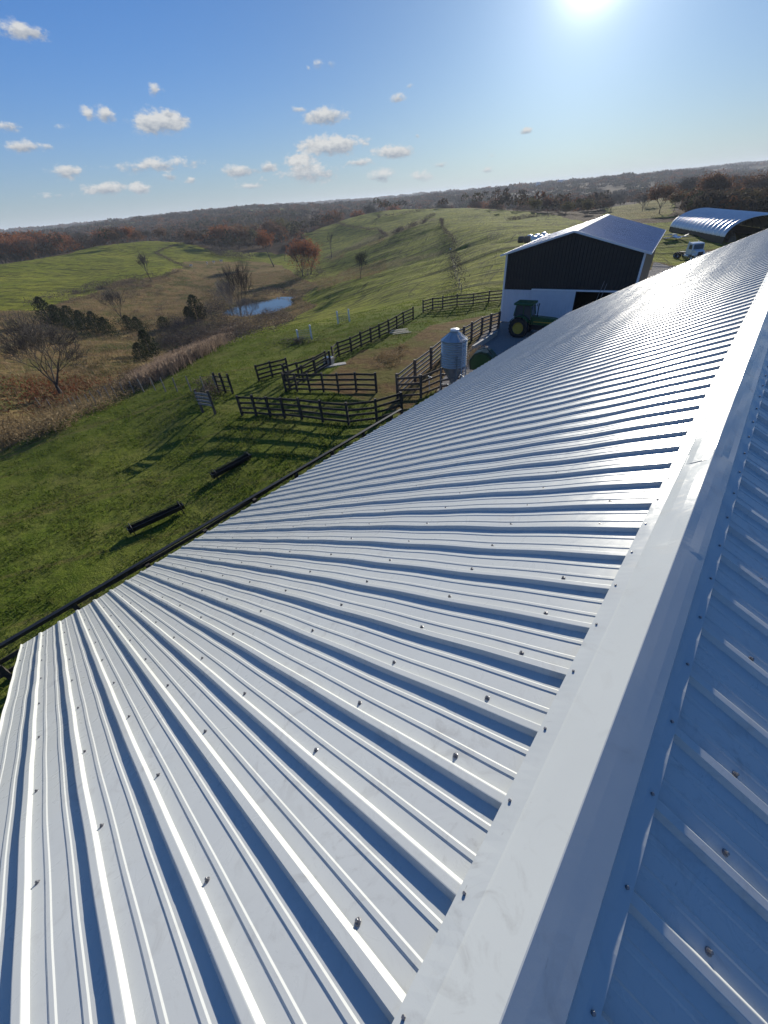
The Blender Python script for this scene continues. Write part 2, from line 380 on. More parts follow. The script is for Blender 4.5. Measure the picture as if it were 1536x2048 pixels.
# three grass spurs right of the valley, one behind the other
for (u, v, D) in [(700,612,100),(760,602,88),(830,592,80),(900,590,74),(960,580,72),(800,570,104),(720,585,120),(650,600,128),(860,545,118),(940,530,106),(900,520,134),(780,552,135),(1000,505,110)]: C_(u, v, D)
def crest(pts, drop, k1=1.09, k2=1.22, dv=8):
    for (u, v, D) in pts:
        C_(u, v, D); a = pt(u, v, D*k1); CTRL.append((a[0], a[1], a[2]-drop)); C_(u, v-dv*.35, D*k2)
crest([(598,588,150),(640,575,152),(680,566,154),(721,557,155),(757,547,154),(793,536,152),(840,524,150),(884,513,148),(912,501,146),(956,488,140)], 3.6)
crest([(640,526,258),(672,514,262),(700,503,266),(730,492,268),(760,481,270),(800,465,272),(840,454,272),(880,445,268)], 5.5, 1.08, 1.2)
for (u, v, D) in [(660,545,222),(700,528,225),(740,512,226),(780,498,226),(820,488,224),(850,476,224),(920,458,215),(1000,452,205),(1040,450,215),(950,447,250),(1100,445,260),(1020,470,170),
                  (640,492,375),(700,472,380),(780,446,395),(590,490,380),(560,505,380),(605,468,430),(650,455,450),(680,444,465),(700,437,482),(760,424,525),(850,419,515),(940,416.5,470),(1020,420,420),(1100,431,360),(1150,437,330),(990,434,330)]: C_(u, v, D)
# behind the crests the land drops, then wooded ridges rise to the horizon
for u, v, D, z in [(0,0,470,-16),(100,0,500,-17),(200,0,540,-17),(300,0,560,-19),(400,0,540,-20),(480,0,500,-21),(560,0,520,-22),(650,0,600,-22),(760,0,760,-20),(900,0,700,-22),(1050,0,600,-22),(1180,0,560,-20)]:
    a = ray(u, 430); h = math.hypot(a.x, a.y); CTRL.append((CX+a.x/h*D, CY+a.y/h*D, z))
FARH = [(-200,2),(0,-8),(150,-4),(300,0),(420,3),(520,4),(600,2),(700,-3),(820,-6),(950,-8),(1100,-9),(1250,-9),(1400,-10),(1536,-10),(1800,-6)]
for u, z in FARH:
    a = ray(u, 400); h = math.hypot(a.x, a.y)
    for D, dz in ((900, -4 if u < 700 else -14), (1500, 2), (2400, 6), (4000, 10), (7000, 14)): CTRL.append((CX+a.x/h*D, CY+a.y/h*D, z+dz))
# right side: yard, then a valley and hillsides
for (u, v, D) in [(1200,470,165),(1340,470,145),(1380,519,116),(1330,530,105),(1450,492,128),(1240,452,210),(1340,445,200),(1180,445,260),(1250,410,480),(1300,400,560),(1300,425,380),(1400,385,640),(1450,400,480),(1536,420,300),(1240,428,330),(1380,415,360),(1500,440,230)]: C_(u, v, D)
for a_ in (10, 30, 60, 90, 120, 150, 180, 210, 235, 250):
    for D, z in ((30, 0 if D else 0), (90, -1.5), (300, -6), (1000, -6), (3000, 4), (7000, 12)):
        CTRL.append((CX+math.sin(R(a_))*D, CY+math.cos(R(a_))*D, z))
CT = np.array(CTRL)
KA = 1.7
def qmap(x, y):
    dx = x-CX; dy = y-CY; r_ = np.sqrt(dx*dx+dy*dy)+6.0; az = np.arctan2(dx, dy)
    # cut the seam behind the camera
    az = np.where(az > R(100), az-2*PI, az)
    return az*KA, np.log(r_)
qa, qr = qmap(CT[:, 0], CT[:, 1])
EPS = 0.03
Kd = np.sqrt((qa[:, None]-qa[None])**2+(qr[:, None]-qr[None])**2+EPS**2)
lin = np.stack([np.ones_like(qa), qa, qr], 1)
n_c = len(qa)
A = np.zeros((n_c+3, n_c+3)); A[:n_c, :n_c] = Kd - np.eye(n_c)*0.01; A[:n_c, n_c:] = lin; A[n_c:, :n_c] = lin.T
sol = np.linalg.solve(A, np.concatenate([CT[:, 2], np.zeros(3)]))
PC = pt(524, 612, 1); pdir = np.array([PC[0]-CX, PC[1]-CY]); PCD = 152.0
PCX, PCY = CX+pdir[0]*PCD, CY+pdir[1]*PCD
def hnoise(x, y, s, seed):
    # cheap smooth value noise, vectorised
    xs = x*s; ys = y*s; xi = np.floor(xs).astype(np.int64); yi = np.floor(ys).astype(np.int64); fx = xs-xi; fy = ys-yi
    fx = fx*fx*(3-2*fx); fy = fy*fy*(3-2*fy)
    def hsh(a, b):
        h = (a*374761393 + b*668265263 + seed*1442695041) & 0x7fffffff
        h = ((h ^ (h >> 13))*1274126177) & 0x7fffffff
        return ((h ^ (h >> 16)) & 0xffff)/65535.0
    return (hsh(xi, yi)*(1-fx)+hsh(xi+1, yi)*fx)*(1-fy)+(hsh(xi, yi+1)*(1-fx)+hsh(xi+1, yi+1)*fx)*fy - 0.5
def yardmask(x, y):
    # distance outside the flat yard rectangle
    dx = np.maximum(np.maximum(-22-x, x-30), 0); dy = np.maximum(np.maximum(-20-y, y-66), 0)
    return np.clip(np.sqrt(dx*dx+dy*dy)/10, 0, 1)
def TZ(x, y):
    x = np.atleast_1d(np.asarray(x, dtype=float)); y = np.atleast_1d(np.asarray(y, dtype=float))
    out = np.empty(x.shape); CH = 20000
    for i in range(0, len(x), CH):
        a, r_ = qmap(x[i:i+CH], y[i:i+CH])
        K = np.sqrt((a[:, None]-qa[None])**2+(r_[:, None]-qr[None])**2+EPS**2)
        z = K @ sol[:n_c] + sol[n_c] + sol[n_c+1]*a + sol[n_c+2]*r_
        out[i:i+CH] = z
    D = np.hypot(x-CX, y-CY); ym = yardmask(x, y)
    am = np.clip((D-25)/120, 0, 1)*ym
    out += hnoise(x, y, 1/55., 3)*1.6*np.clip((D-120)/200, 0, 1) + hnoise(x, y, 1/19., 5)*0.6*am + hnoise(x, y, 1/6.5, 9)*0.16*(0.25+0.75*am)*np.clip((D-14)/10, 0, 1)
    # terracettes and old furrows following the slopes of the hill pastures
    hx = x*math.cos(R(35))+y*math.sin(R(35)); hy = -x*math.sin(R(35))+y*math.cos(R(35))
    hm = np.clip((D-75)/40, 0, 1)*np.clip((560-D)/100, 0, 1)
    out += hm*(hnoise(hx, hy*5.0, 1/24., 61)*0.55 + hnoise(hx, hy*4.0, 1/9., 62)*0.25)
    far = np.clip((D-700)/900, 0, 1)
    out += far*(hnoise(x, y, 1/420., 11)*26 + hnoise(x, y, 1/160., 12)*8)
    # pond basin
    e = np.sqrt(((x-PCX)/11.6)**2+((y-PCY)/11.6)**2) + hnoise(x, y, 1/5., 17)*0.28
    k = np.clip((1.25-e)/0.5, 0, 1); k = k*k*(3-2*k)
    out = out*(1-k) + np.minimum(out, PZ-1.0)*k
    return out
def tz(x, y): return float(TZ([x], [y])[0])
def G(u, v, far=3000):
    """point of the ground seen at photo pixel u,v"""
    d = ray(u, v)
    s = np.exp(np.linspace(math.log(9), math.log(far), 1500)); P = np.array([CX, CY, CZ])[None]+s[:, None]*np.array(d)[None]
    below = P[:, 2] < TZ(P[:, 0], P[:, 1])
    i = int(np.argmax(below)) if below.any() else len(s)-1
    a, b = s[max(i-1, 0)], s[i]
    for _ in range(18):
        m = (a+b)/2; q = Vector((CX, CY, CZ))+d*m
        if q.z < tz(q.x, q.y): b = m
        else: a = m
    q = Vector((CX, CY, CZ))+d*b
    return Vector((q.x, q.y, tz(q.x, q.y)))

# polar sheet, dense inside the view
az_f = np.radians(np.concatenate([np.arange(-112, 14, 0.22), np.arange(14, 248, 3.0)]))
rr = np.exp(np.concatenate([np.linspace(math.log(1.0), math.log(12), 14)[:-1], np.linspace(math.log(12), math.log(900), 330)[:-1], np.linspace(math.log(900), math.log(9000), 70)]))
AZ, RR = np.meshgrid(az_f, rr)
X = CX+np.sin(AZ)*RR; Y = CY+np.cos(AZ)*RR
Z = TZ(X.ravel(), Y.ravel()).reshape(X.shape)
nr, na = X.shape
# project for land-cover zones and painted ravine shade
Rm = np.array(CAM_ROT.to_matrix())
def project(P):
    c = (P-np.array([CX, CY, CZ]))@Rm
    w_ = np.where(c[:, 2] < -1e-3, -c[:, 2], 1e9)
    return W_PX/2+F_PX*c[:, 0]/w_, H_PX/2-F_PX*c[:, 1]/w_
def inpoly(u, v, poly):
    ins = np.zeros(u.shape, bool); n = len(poly)
    for i in range(n):
        x0, y0 = poly[i]; x1, y1 = poly[(i+1) % n]
        if y0 == y1: continue
        cr = ((y0 > v) != (y1 > v)) & (u < (x1-x0)*(v-y0)/(y1-y0)+x0)
        ins ^= cr
    return ins
BROWN = [(-400,760),(-400,640),(0,622),(60,622),(150,596),(200,574),(262,557),(330,546),(368,530),(400,520),(470,522),(560,528),(600,556),(640,572),(600,600),(640,612),(600,632),(560,650),(500,662),(440,690),(300,752),(180,815),(60,868),(0,905),(-400,1060)]
YARD = [(1290,590),(1300,520),(1335,528),(1390,540),(1400,505),(1536,440),(1536,700),(1000,720),(1000,650)]
LANE = [(880,765),(930,705),(960,672),(1000,640),(1100,600),(1536,500),(1536,900),(850,900),(860,810)]
OLIVE = [(1215,398),(1330,372),(1350,384),(1345,436),(1205,440)]
RAV_SHADE1 = [(600,590),(720,555),(884,512),(904,500),(884,494),(790,516),(700,538),(640,558),(590,575)]  # brown strip behind the first spur, ravine shade put into the ground colour
RAV_SHADE2 = [(640,530),(700,505),(760,484),(820,462),(872,440),(872,430),(820,446),(760,466),(690,494),(640,512)]  # same for the upper ravine: its shade painted as patchy brown ground
MUD = [(640,760),(720,700),(800,690),(860,650),(1000,625),(1000,680),(900,760),(800,830),(730,800),(600,770)]
OPEN = [(-300,560),(-20,528),(120,508),(200,489),(290,480),(370,484),(420,500),(640,512),(600,468),(680,444),(700,430),(760,420),(940,414),(1105,430),(1150,440),(1200,448),(1340,448),(1536,448),(1536,1200),(-400,1200)]
def zone_cols(Xf, Yf, Zf):
    P = np.stack([Xf, Yf, Zf], 1); u, v = project(P); D = np.hypot(Xf-CX, Yf-CY)
    wob = hnoise(Xf, Yf, 1/9., 21)*np.clip(D*0.05, 1, 9); u = u+wob*2; v = v+wob
    rav = (inpoly(u, v, RAV_SHADE1) & (D < 300)) | (inpoly(u, v, RAV_SHADE2) & (D < 460))
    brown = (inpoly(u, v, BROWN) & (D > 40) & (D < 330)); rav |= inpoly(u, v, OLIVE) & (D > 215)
    gravel = ((inpoly(u, v, YARD)) & (D < 125)) | (inpoly(u, v, LANE) & (D < 62)) | ((Xf > -9.5) & (Xf < 30) & (Yf >= 20) & (Yf < 92))
    mud = (inpoly(u, v, MUD) & (D < 62)) & ~gravel
    azd = np.degrees(np.arctan2(Xf-CX, Yf-CY))
    wood = ((D > 330) | ((D > 220) & (u > 1110))) & ~(inpoly(u, v, OPEN) & (D < 640)) & ~(inpoly(u, v, OLIVE) & (D < 700))
    wood |= (D > 700)
    fields = (hnoise(Xf, Yf, 1/260., 31) > 0.34) & (D > 800)
    wood &= ~fields
    out = np.zeros((len(Xf), 4)); out[:, 3] = np.clip((D-62+wob*2)/14, 0, 1)
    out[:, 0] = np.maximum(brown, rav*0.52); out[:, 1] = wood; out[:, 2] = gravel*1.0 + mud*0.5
    return out
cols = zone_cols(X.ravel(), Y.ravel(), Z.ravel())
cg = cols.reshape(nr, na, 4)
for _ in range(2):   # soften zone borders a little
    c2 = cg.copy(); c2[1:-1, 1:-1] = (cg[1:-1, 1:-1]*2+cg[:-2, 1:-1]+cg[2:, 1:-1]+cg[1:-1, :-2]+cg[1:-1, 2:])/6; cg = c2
idx = np.arange(nr*na).reshape(nr, na)
a_ = idx[:-1, :]; b_ = idx[1:, :]
quads = np.stack([a_, b_, np.roll(b_, -1, 1), np.roll(a_, -1, 1)], -1).reshape(-1, 4)
Vt = np.stack([X.ravel(), Y.ravel(), Z.ravel()], 1)
Vt = np.vstack([Vt, [[CX, CY, float(Z[0].mean())]]]); ctr = len(Vt)-1
colsf = np.vstack([cg.reshape(-1, 4), [[0, 0, 0, 1]]])

g = MT('pasture_ground')
at = g.node('ShaderNodeAttribute', attribute_name='Col'); sp = g.node('ShaderNodeSeparateColor'); g.l.new(at.outputs['Color'], sp.inputs[0])
co = g.pos()
nb = g.noise(co, 0.035, 5, 0.6); nm = g.noise(co, 0.3, 6, 0.65); nf = g.noise(co, 2.6, 6, 0.7); nff = g.noise(co, 11, 5, 0.7)
# contour-following cow paths and mowing lines
st = g.noise(g.pos2(R(-38), (0.05, 0.50, 0.3)), 1.0, 5, 0.66, 0.8)
st2 = g.noise(g.pos2(R(-110), (0.055, 0.40, 0.3)), 1.0, 5, 0.6, 1.2)
sward = at.outputs['Alpha']      # grazed near pasture against the yellower hill fields
grass = g.mix(sward, g.mix(g.rng(nb, 0.3, 0.7), (0.070, 0.110, 0.014), (0.120, 0.140, 0.023)), g.mix(g.rng(nb, 0.3, 0.7), (0.165, 0.200, 0.020), (0.310, 0.305, 0.042)))
grass = g.mix(g.rng(nm, 0.42, 0.68), grass, (0.135, 0.140, 0.036))
grass = g.mix(g.math('MULTIPLY', g.rng(nf, 0.50, 0.72), 0.7), grass, (0.048, 0.085, 0.012))
grass = g.mix(g.math('MULTIPLY', g.rng(nff, 0.5, 0.8), 0.5), grass, (0.16, 0.14, 0.06))
grass = g.mix(g.math('MULTIPLY', g.rng(g.math('MAXIMUM', st, g.math('SUBTRACT', st2, 0.05)), 0.515, 0.60), g.math('MULTIPLY', sward, 0.85)), grass, (0.042, 0.052, 0.016))
brown = g.mix(g.rng(nm, 0.35, 0.68), (0.24, 0.150, 0.075), (0.13, 0.125, 0.040))
brown = g.mix(g.rng(g.noise(co, 0.11, 4, 0.65), 0.50, 0.60), brown, (0.075, 0.085, 0.024))
brown = g.mix(g.math('MULTIPLY', g.rng(nf, 0.45, 0.75), 0.8), brown, (0.24, 0.16, 0.095))
brown = g.mix(g.math('MULTIPLY', g.rng(nff, 0.5, 0.75), 0.6), brown, (0.075, 0.050, 0.03))
wood = g.mix(g.rng(nf, 0.35, 0.7), (0.055, 0.040, 0.028), (0.10, 0.065, 0.04))
grav = g.mix(g.rng(nff, 0.3, 0.7), (0.20, 0.185, 0.17), (0.30, 0.28, 0.26))
mud = g.mix(g.rng(nf, 0.36, 0.62), (0.105, 0.060, 0.034), (0.18, 0.125, 0.050))
mud = g.mix(g.math('MULTIPLY', g.rng(nm, 0.46, 0.60), 0.6), mud, grass)
trk_ = g.noise(g.pos2(R(-62), (0.03, 0.9, 0.3)), 1.0, 3, 0.5, 0.4)
grass = g.mix(g.math('MULTIPLY', g.rng(trk_, 0.60, 0.66), 0.45), grass, (0.13, 0.095, 0.045))
fl = g.noise(co, 5.5, 3, 0.8)
grass = g.mix(g.math('MULTIPLY', g.rng(fl, 0.66, 0.72), 0.5), grass, (0.26, 0.22, 0.12))
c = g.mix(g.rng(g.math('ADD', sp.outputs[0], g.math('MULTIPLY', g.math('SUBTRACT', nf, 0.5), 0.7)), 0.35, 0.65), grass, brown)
c = g.mix(g.rng(sp.outputs[1], 0.35, 0.65), c, wood)
c = g.mix(g.rng(g.math('ADD', sp.outputs[2], g.math('MULTIPLY', g.math('SUBTRACT', nf, 0.5), 0.25)), 0.2, 0.42), c, mud)
c = g.mix(g.rng(g.math('ADD', sp.outputs[2], g.math('MULTIPLY', g.math('SUBTRACT', nm, 0.5), 0.3)), 0.70, 0.84), c, grav)
b1 = g.bump(g.noise(co, 0.9, 5, 0.6), 0.6, 0.30)
b2 = g.bump(g.math('MULTIPLY', g.math('ADD', st, st2), sward), 0.9, 1.1, b1)
b3 = g.bump(nf, 0.7, 0.16, b2)
b4 = g.bump(nff, 0.6, 0.05, b3)
g.set(Base_Color=c, Roughness=1.0, Specular_IOR_Level=0.02, Normal=b4)
M['ground'] = g.m
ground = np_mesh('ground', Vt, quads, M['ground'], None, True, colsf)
# centre fan
tag(ground, kind='structure')
fan = MB(); fan.v = [tuple(v_) for v_ in Vt[idx[0]]] + [tuple(Vt[ctr])]
fan.f = [(i, (i+1) % na, na) for i in range(na)]
gi = fan.build('ground_below_barn', M['ground']); tag(gi, kind='structure')

# pond
pw = MB(); ring = [(PCX+16*math.cos(t), PCY+16*math.sin(t), PZ) for t in np.linspace(0, 2*PI, 48)[:-1]]
pw.add(ring, [tuple(range(len(ring)))]); tag(pw.build('pond_water', M['water']), kind='structure')
# ------------------------------------------------------------------ the long barn under the camera
Y0, Y1 = -0.94, 18.15
SL = 0.483
def zl(x):      # roof flat height below ridge at |x|
    a = abs(x)
    z = -0.052 - SL*a
    if a > 1.9: z -= 0.045*(a-1.9) - 0.02*(1-math.exp(-(a-1.9)))
    return z
def sag(x, y, side):
    a = abs(x)
    # purlin dimples and gentle waviness of old framing
    s = 0.003*math.sin(2*PI*(a-0.32)/0.615)
    s += 0.009*mnoise.noise(Vector((a*0.9, y*0.45, side*7.0))) * min(1, a/1.2)
    s += 0.0018*mnoise.noise(Vector((a*2.6, y*2.1, side*3.0)))
    return s
XE = 5.92
barn = empty('long_barn', (0, 0, 0))
tag(barn, 'tall barn with the white ribbed metal roof and ridge cap that fills the foreground', 'barn')
RIB, HR = 0.2286, 0.0195
PROF = []     # (offset along y from rib centre, height)
def prof_period():
    p = [(-0.0235, 0), (-0.0125, HR), (-0.010, HR+0.0006), (0.010, HR+0.0006), (0.0125, HR), (0.0235, 0)]
    for c0 in (RIB/3, 2*RIB/3):
        p += [(c0-0.011, 0), (c0-0.006, 0.0030), (c0+0.006, 0.0030), (c0+0.011, 0)]
    return p
PP = prof_period()
Y_RIB0 = -0.037 - 4*RIB + 0.0  # rib phase from the photographed ridge screws
xs_prof = [0.0, 0.06, 0.12, 0.2] + list(np.linspace(0.32, XE, 46))
def roof_side(side, yphase):
    """side -1 = left slope, +1 = right slope; split into 0.914 m sheets"""
    k0 = int(math.floor((Y0-yphase)/RIB)); nper = int(math.ceil((Y1-Y0)/RIB))+2
    sheet = 0
    for s0 in range(k0, k0+nper, 4):
        ys = []
        for k in range(s0, s0+4):
            for (o_, h) in PP: ys.append((yphase+k*RIB+o_, h))
        ys.append((yphase+(s0+4)*RIB-0.0235, 0)); ys.append((yphase+(s0+4)*RIB-0.0125, HR+.0012)); ys.append((yphase+(s0+4)*RIB+0.0125, HR+.0012)); ys.append((yphase+(s0+4)*RIB+0.026, 0.004))
        ys = [(y, h) for (y, h) in ys if Y0 <= y <= Y1]
        if len(ys) < 3: continue
        ys.sort()
        lift = random.uniform(0, 0.0012); xe = XE + random.uniform(-0.012, 0.012)
        V = []; nx = len(xs_prof)
        wv = random.uniform(0, 10)
        for (y, h) in ys:
            for a in xs_prof:
                aa = a*xe/XE
                V.append((side*aa, y, RIDGE_Z + zl(aa) + h + lift + sag(aa, y, side) + 0.0007*mnoise.noise(Vector((aa*3.1, y*9, wv)))))
        ny = len(ys); ii = np.arange(ny*nx).reshape(ny, nx)
        q = np.stack([ii[:-1, :-1], ii[:-1, 1:], ii[1:, 1:], ii[1:, :-1]], -1).reshape(-1, 4)
        if side > 0: q = q[:, ::-1]
        o = np_mesh('roof_sheet', V, q[:, ::-1], M['roof'], barn, False)
        m_ = o.modifiers.new('thickness', 'SOLIDIFY'); m_.thickness = 0.0007; m_.offset = -1
        sheet += 1
roof_side(-1, -0.037)
roof_side(1, 0.2006)

# ridge cap in overlapping lengths
def cap_piece(y0, y1, lift, flip):
    prof = [(-0.152, -0.1045), (-0.104, -0.0790), (-0.098, -0.0735), (-0.07, -0.0525), (-0.035, -0.0262), (-0.0015, -0.0008), (0.0015, -0.0008), (0.035, -0.0203), (0.07, -0.0408), (0.097, -0.0567), (0.101, -0.0745), (0.125, -0.0855), (0.152, -0.0960)]
    nyc = max(2, int((y1-y0)/0.028)); V = []
    for i in range(nyc+1):
        y = y0+(y1-y0)*i/nyc
        for (x, z) in prof:
            ph = ((y+0.037)/RIB if x < 0 else (y-0.2006)/RIB); fr = abs(ph-round(ph))*2      # 0 on a screw, 1 between
            dz = 0.0
            if abs(x) > 0.12: dz = (0.004 if x > 0 else -0.002)*(fr**1.3) + (0.0 if x < 0 else -0.002)
            # oil-canning in the broad faces
            br = 0.0
            if 0.02 < abs(x) < 0.09: br = 0.0065*mnoise.noise(Vector((x*9, y*2.6, 5.0+flip)))*(1.0 if y > 1.6 else 0.35)
            V.append((x, y, RIDGE_Z+0.002+z+dz+br+lift))
    k = len(prof); ii = np.arange((nyc+1)*k).reshape(nyc+1, k)
    q = np.stack([ii[:-1, :-1], ii[:-1, 1:], ii[1:, 1:], ii[1:, :-1]], -1).reshape(-1, 4)
    o = np_mesh('ridge_cap', V, q, M['cap'], barn, False)
    m_ = o.modifiers.new('thickness', 'SOLIDIFY'); m_.thickness = 0.0009; m_.offset = -1
yy = [Y0-0.02, 2.38, 5.35, 8.3, 11.25, 14.2, Y1+0.02]
for i in range(len(yy)-1): cap_piece(yy[i], yy[i+1]+(0.12 if i < len(yy)-2 else 0), 0.0012*(len(yy)-i), i)

# screws
def screw_mb(mb, P, n, s=1.0):
    n = Vector(n).normalized(); t = n.orthogonal().normalized(); b = n.cross(t); T = Matrix((t, b, n)).transposed().to_4x4(); T.translation = Vector(P)
    mb.lathe([(0.0105*s, 0), (0.0105*s, 0.0016*s), (0.0085*s, 0.003*s)], 12, T)
    mb.lathe([(0.0078*s, 0.003*s), (0.0078*s, 0.0045*s), (0.0052*s, 0.0050*s), (0.0052*s, 0.0105*s), (0.0040*s, 0.0118*s)], 6, T)
scr = []
nl = Vector((-SL, 0, 1)).normalized(); nrr = Vector((SL, 0, 1)).normalized()
k = -4
while -0.037+k*RIB < Y1-0.05:
    y = -0.037+k*RIB
    if y > Y0+0.02: scr.append((Vector((-0.1356, y, RIDGE_Z-0.0955+0.0035)), nl, 1.0))
    y = 0.2006+k*RIB
    if y > Y0+0.02: scr.append((Vector((0.1356, y, RIDGE_Z-0.0905+0.0045)), nrr, 1.0))
    k += 1
ROWS = [0.325, 0.77, 1.38, 2.0, 2.61, 3.22, 3.84, 4.45, 5.06, 5.68]
for side, yp in ((-1, -0.037), (1, 0.2006)):
    for a in ROWS + ([] if side > 0 else []):
        k = -5
        while yp+k*RIB < Y1-0.1:
            y = yp+k*RIB+0.040*1.0+random.uniform(-.005, .005)
            aa = a+random.uniform(-0.012, 0.012)
            if y > Y0+0.03 and random.random() > 0.03:
                tl = Vector((random.uniform(-.12, .12), random.uniform(-.12, .12), 0))
                scr.append((Vector((side*aa, y, RIDGE_Z+zl(aa)+sag(aa, y, side)+0.0012)), (nl if side < 0 else nrr)+tl, 1.0))
            k += 1
def vis(P):
    c = Rm.T @ (np.array(P)-np.array(CAM)); 
    if c[2] > -0.05: return False
    u = W_PX/2+F_PX*c[0]/-c[2]; v = H_PX/2-F_PX*c[1]/-c[2]
    return -10 < u < W_PX+10 and 0 < v < H_PX+10
inview = [s for s in scr if vis(s[0])]; outview = [s for s in scr if not vis(s[0])]
inview.sort(key=lambda s: (s[0]-CAM).length)
for (P, n_, s) in inview[:98]:
    mb = MB(); screw_mb(mb, P, n_, .85); mb.build('screw', M['screw'], barn)
mb = MB()
for (P, n_, s) in inview[98:]: screw_mb(mb, P, n_, .85)
o = mb.build('roof_screws', M['screw'], barn); tag(o, kind='stuff')

# walls, gable ends, rake trim and eave board
ZE = RIDGE_Z+zl(XE)
def wallpoly(d): return [(-XE+0.30, 0), (XE-0.30, 0), (XE-0.30, ZE-0.02), (0, RIDGE_Z-0.20), (-XE+0.30, ZE-0.02)]
w_ = MB(); w_.prism(wallpoly(0), Y0+0.25, Y0+0.31); w_.build('gable_wall', M['barnwall'], barn)
w_ = MB(); w_.prism(wallpoly(0), Y1-0.31, Y1-0.25); w_.build('gable_wall', M['barnwall'], barn)
for s in (-1, 1):
    w_ = MB(); w_.box(s*(XE-0.24)-0.03, Y0+0.32, 0, s*(XE-0.24)+0.03, Y1-0.32, ZE-0.02); w_.build('side_wall', M['barnwall'], barn)
    w_ = MB(); w_.box(s*(XE-0.05)-0.02, Y0+0.02, ZE-0.20, s*(XE-0.05)+0.02, Y1-0.02, ZE-0.035); w_.build('eave_board', M['barnwall'], barn)
# galvanised rake trim on the far gable (the bright edge)
for s in (-1, 1):
    mb = MB()
    pts = [(s*a, Y1+0.012, RIDGE_Z+zl(a)+0.028) for a in np.linspace(0.1, XE, 30)]
    for a, b in zip(pts[:-1], pts[1:]): mb.bar(a, b, 0.03, 0.006); mb.bar(Vector(a)+Vector((0, .013, -.05)), Vector(b)+Vector((0, .013, -.05)), 0.004, 0.10)
    mb.build('rake_trim', M['trim'], barn)

# ------------------------------------------------------------------ fences
def poly_resample(pts, step):
    out = [Vector(pts[0])]
    for a, b in zip(pts[:-1], pts[1:]):
        a = Vector(a); b = Vector(b); n = max(1, round((b-a).length/step))
        for i in range(1, n+1): out.append(a.lerp(b, i/n))
    return out
def gxy(x, y): return Vector((x, y, tz(x, y)))
def fence(name, label, posts, h=1.35, nb=4, mat='fence', bw=0.15, pw=0.14, low=0.18, cat='fence', top=None, group=None, pmat=None, jitter=0.03, over=0.12, skip=()):
    root = empty(name, posts[0]); tag(root, label, cat, group)
    O_ = Vector(posts[0]); nr_ = len(posts)
    tops = []
    for i, p in enumerate(posts):
        hh = h+over+random.uniform(-.06, .08)
        lean = Vector((random.uniform(-jitter, jitter), random.uniform(-jitter, jitter), 0))
        d = (posts[min(i+1, nr_-1)]-posts[max(i-1, 0)]); d.z = 0; d.normalize(); s = Vector((-d.y, d.x, 0))
        mb = MB(); mb.bar(p-O_-Vector((0, 0, 0.3)), p-O_+Vector((0, 0, hh))+lean, pw, pw, up=s)
        mb.build('post', M[pmat or mat], root); tops.append(lean)
    for i in range(nr_-1):
        if i in skip: continue
        a, b = posts[i], posts[i+1]; d = (b-a); d.z = 0; d.normalize(); s = Vector((-d.y, d.x, 0))*(pw/2+0.016)
        for j in range(nb):
            z = low+(h-low-bw/2)*j/(max(nb-1, 1))
            z1, z2 = z+random.uniform(-.025, .025), z+random.uniform(-.025, .025)
            mb = MB(); mb.bar(a-O_+s+Vector((0, 0, z1))-d*0.05, b-O_+s+Vector((0, 0, z2))+d*0.05, 0.03, bw, up=(0, 0, 1))
            mb.build('board', M[mat], root)
    return root
Z4 = lambda x, y: (440+x*.2995, 600+y*.2995)
Z5 = lambda x, y: (780+x*.22135, 560+y*.22135)
Z7 = lambda x, y: (x*.3255, 600+y*.3255)
def gp(f, l): return [G(*f(*q)) for q in l]
fence('plank_fence', 'black board fence nearest the big roof, running behind its shadow on the grass', gp(Z4, [(150,772),(245,774),(340,780),(435,787),(548,797),(688,814),(860,832),(1048,812),(1215,760)]), 1.40, 4)
fence('plank_fence', 'black board fence on the near side of the small pen', gp(Z4, [(442,612),(518,610),(604,614),(694,614),(795,616),(912,614),(1046,618)]), 1.40, 4)
fence('plank_fence', 'black board fence along the left side of the alley to the pen', gp(Z4, [(440,545),(530,518),(640,482),(714,440)]), 1.30, 3)
fence('plank_fence', 'long black board fence running uphill from the concrete pad', gp(Z4, [(760,415),(797,378),(880,347),(945,312),(1010,282),(1067,252),(1130,222),(1182,192),(1226,162),(1290,132)]), 1.35, 4)
fence('plank_fence', 'dark board fence on the right side of the alley to the pen', gp(Z4, [(470,598),(560,548),(640,500),(740,440)]), 1.30, 3)
fence('plank_fence', 'short black board fence standing apart on the left of the pens', gp(Z4, [(262,541),(352,516),(458,491)]), 1.35, 4)
fence('plank_fence', 'brown board fence between the hillside and the white and black barn', gp(Z5, [(300,292),(385,268),(475,257),(605,237),(750,226),(890,206),(1012,192)]), 1.40, 4, 'fence_brown')
fence('plank_fence', 'weathered board fence along the lane between the steel bin and the tractor', gp(Z5, [(72,1062),(228,922),(372,802),(470,712),(560,642),(660,592),(735,550),(825,492),(905,462),(976,440)]), 1.55, 5, 'fence_grey', 0.13, 0.17, pmat='fence_brown')
fence('plank_fence', 'dark board gateway fence below the steel bin at the roof edge', gp(Z5, [(72,1075),(280,1062),(462,985),(640,960)]), 1.5, 4, 'fence_brown')
# fence hugging the barn: a black rail seen just past the eave
d0 = ray(0, 1290); s0 = (1.35-CZ)/d0.z; xf = CX+d0.x*s0
fence('plank_fence', 'black board fence running close along the left wall of the big barn', [gxy(xf, y) for y in np.arange(-5.5, 17.5, 2.45)], 1.25, 3, 'fence', 0.16, 0.15, over=-.03)
mb = MB(); mb.bar((xf, -6, tz(xf, -5)+1.27), (xf, 17.5, tz(xf, 17)+1.27), .15, .045); capb = mb.build('cap_board', M['black'], bpy.data.objects[[o.name for o in COL.objects if o.name.startswith('plank_fence')][-1]]); capb.matrix_parent_inverse = capb.parent.matrix_basis.inverted()
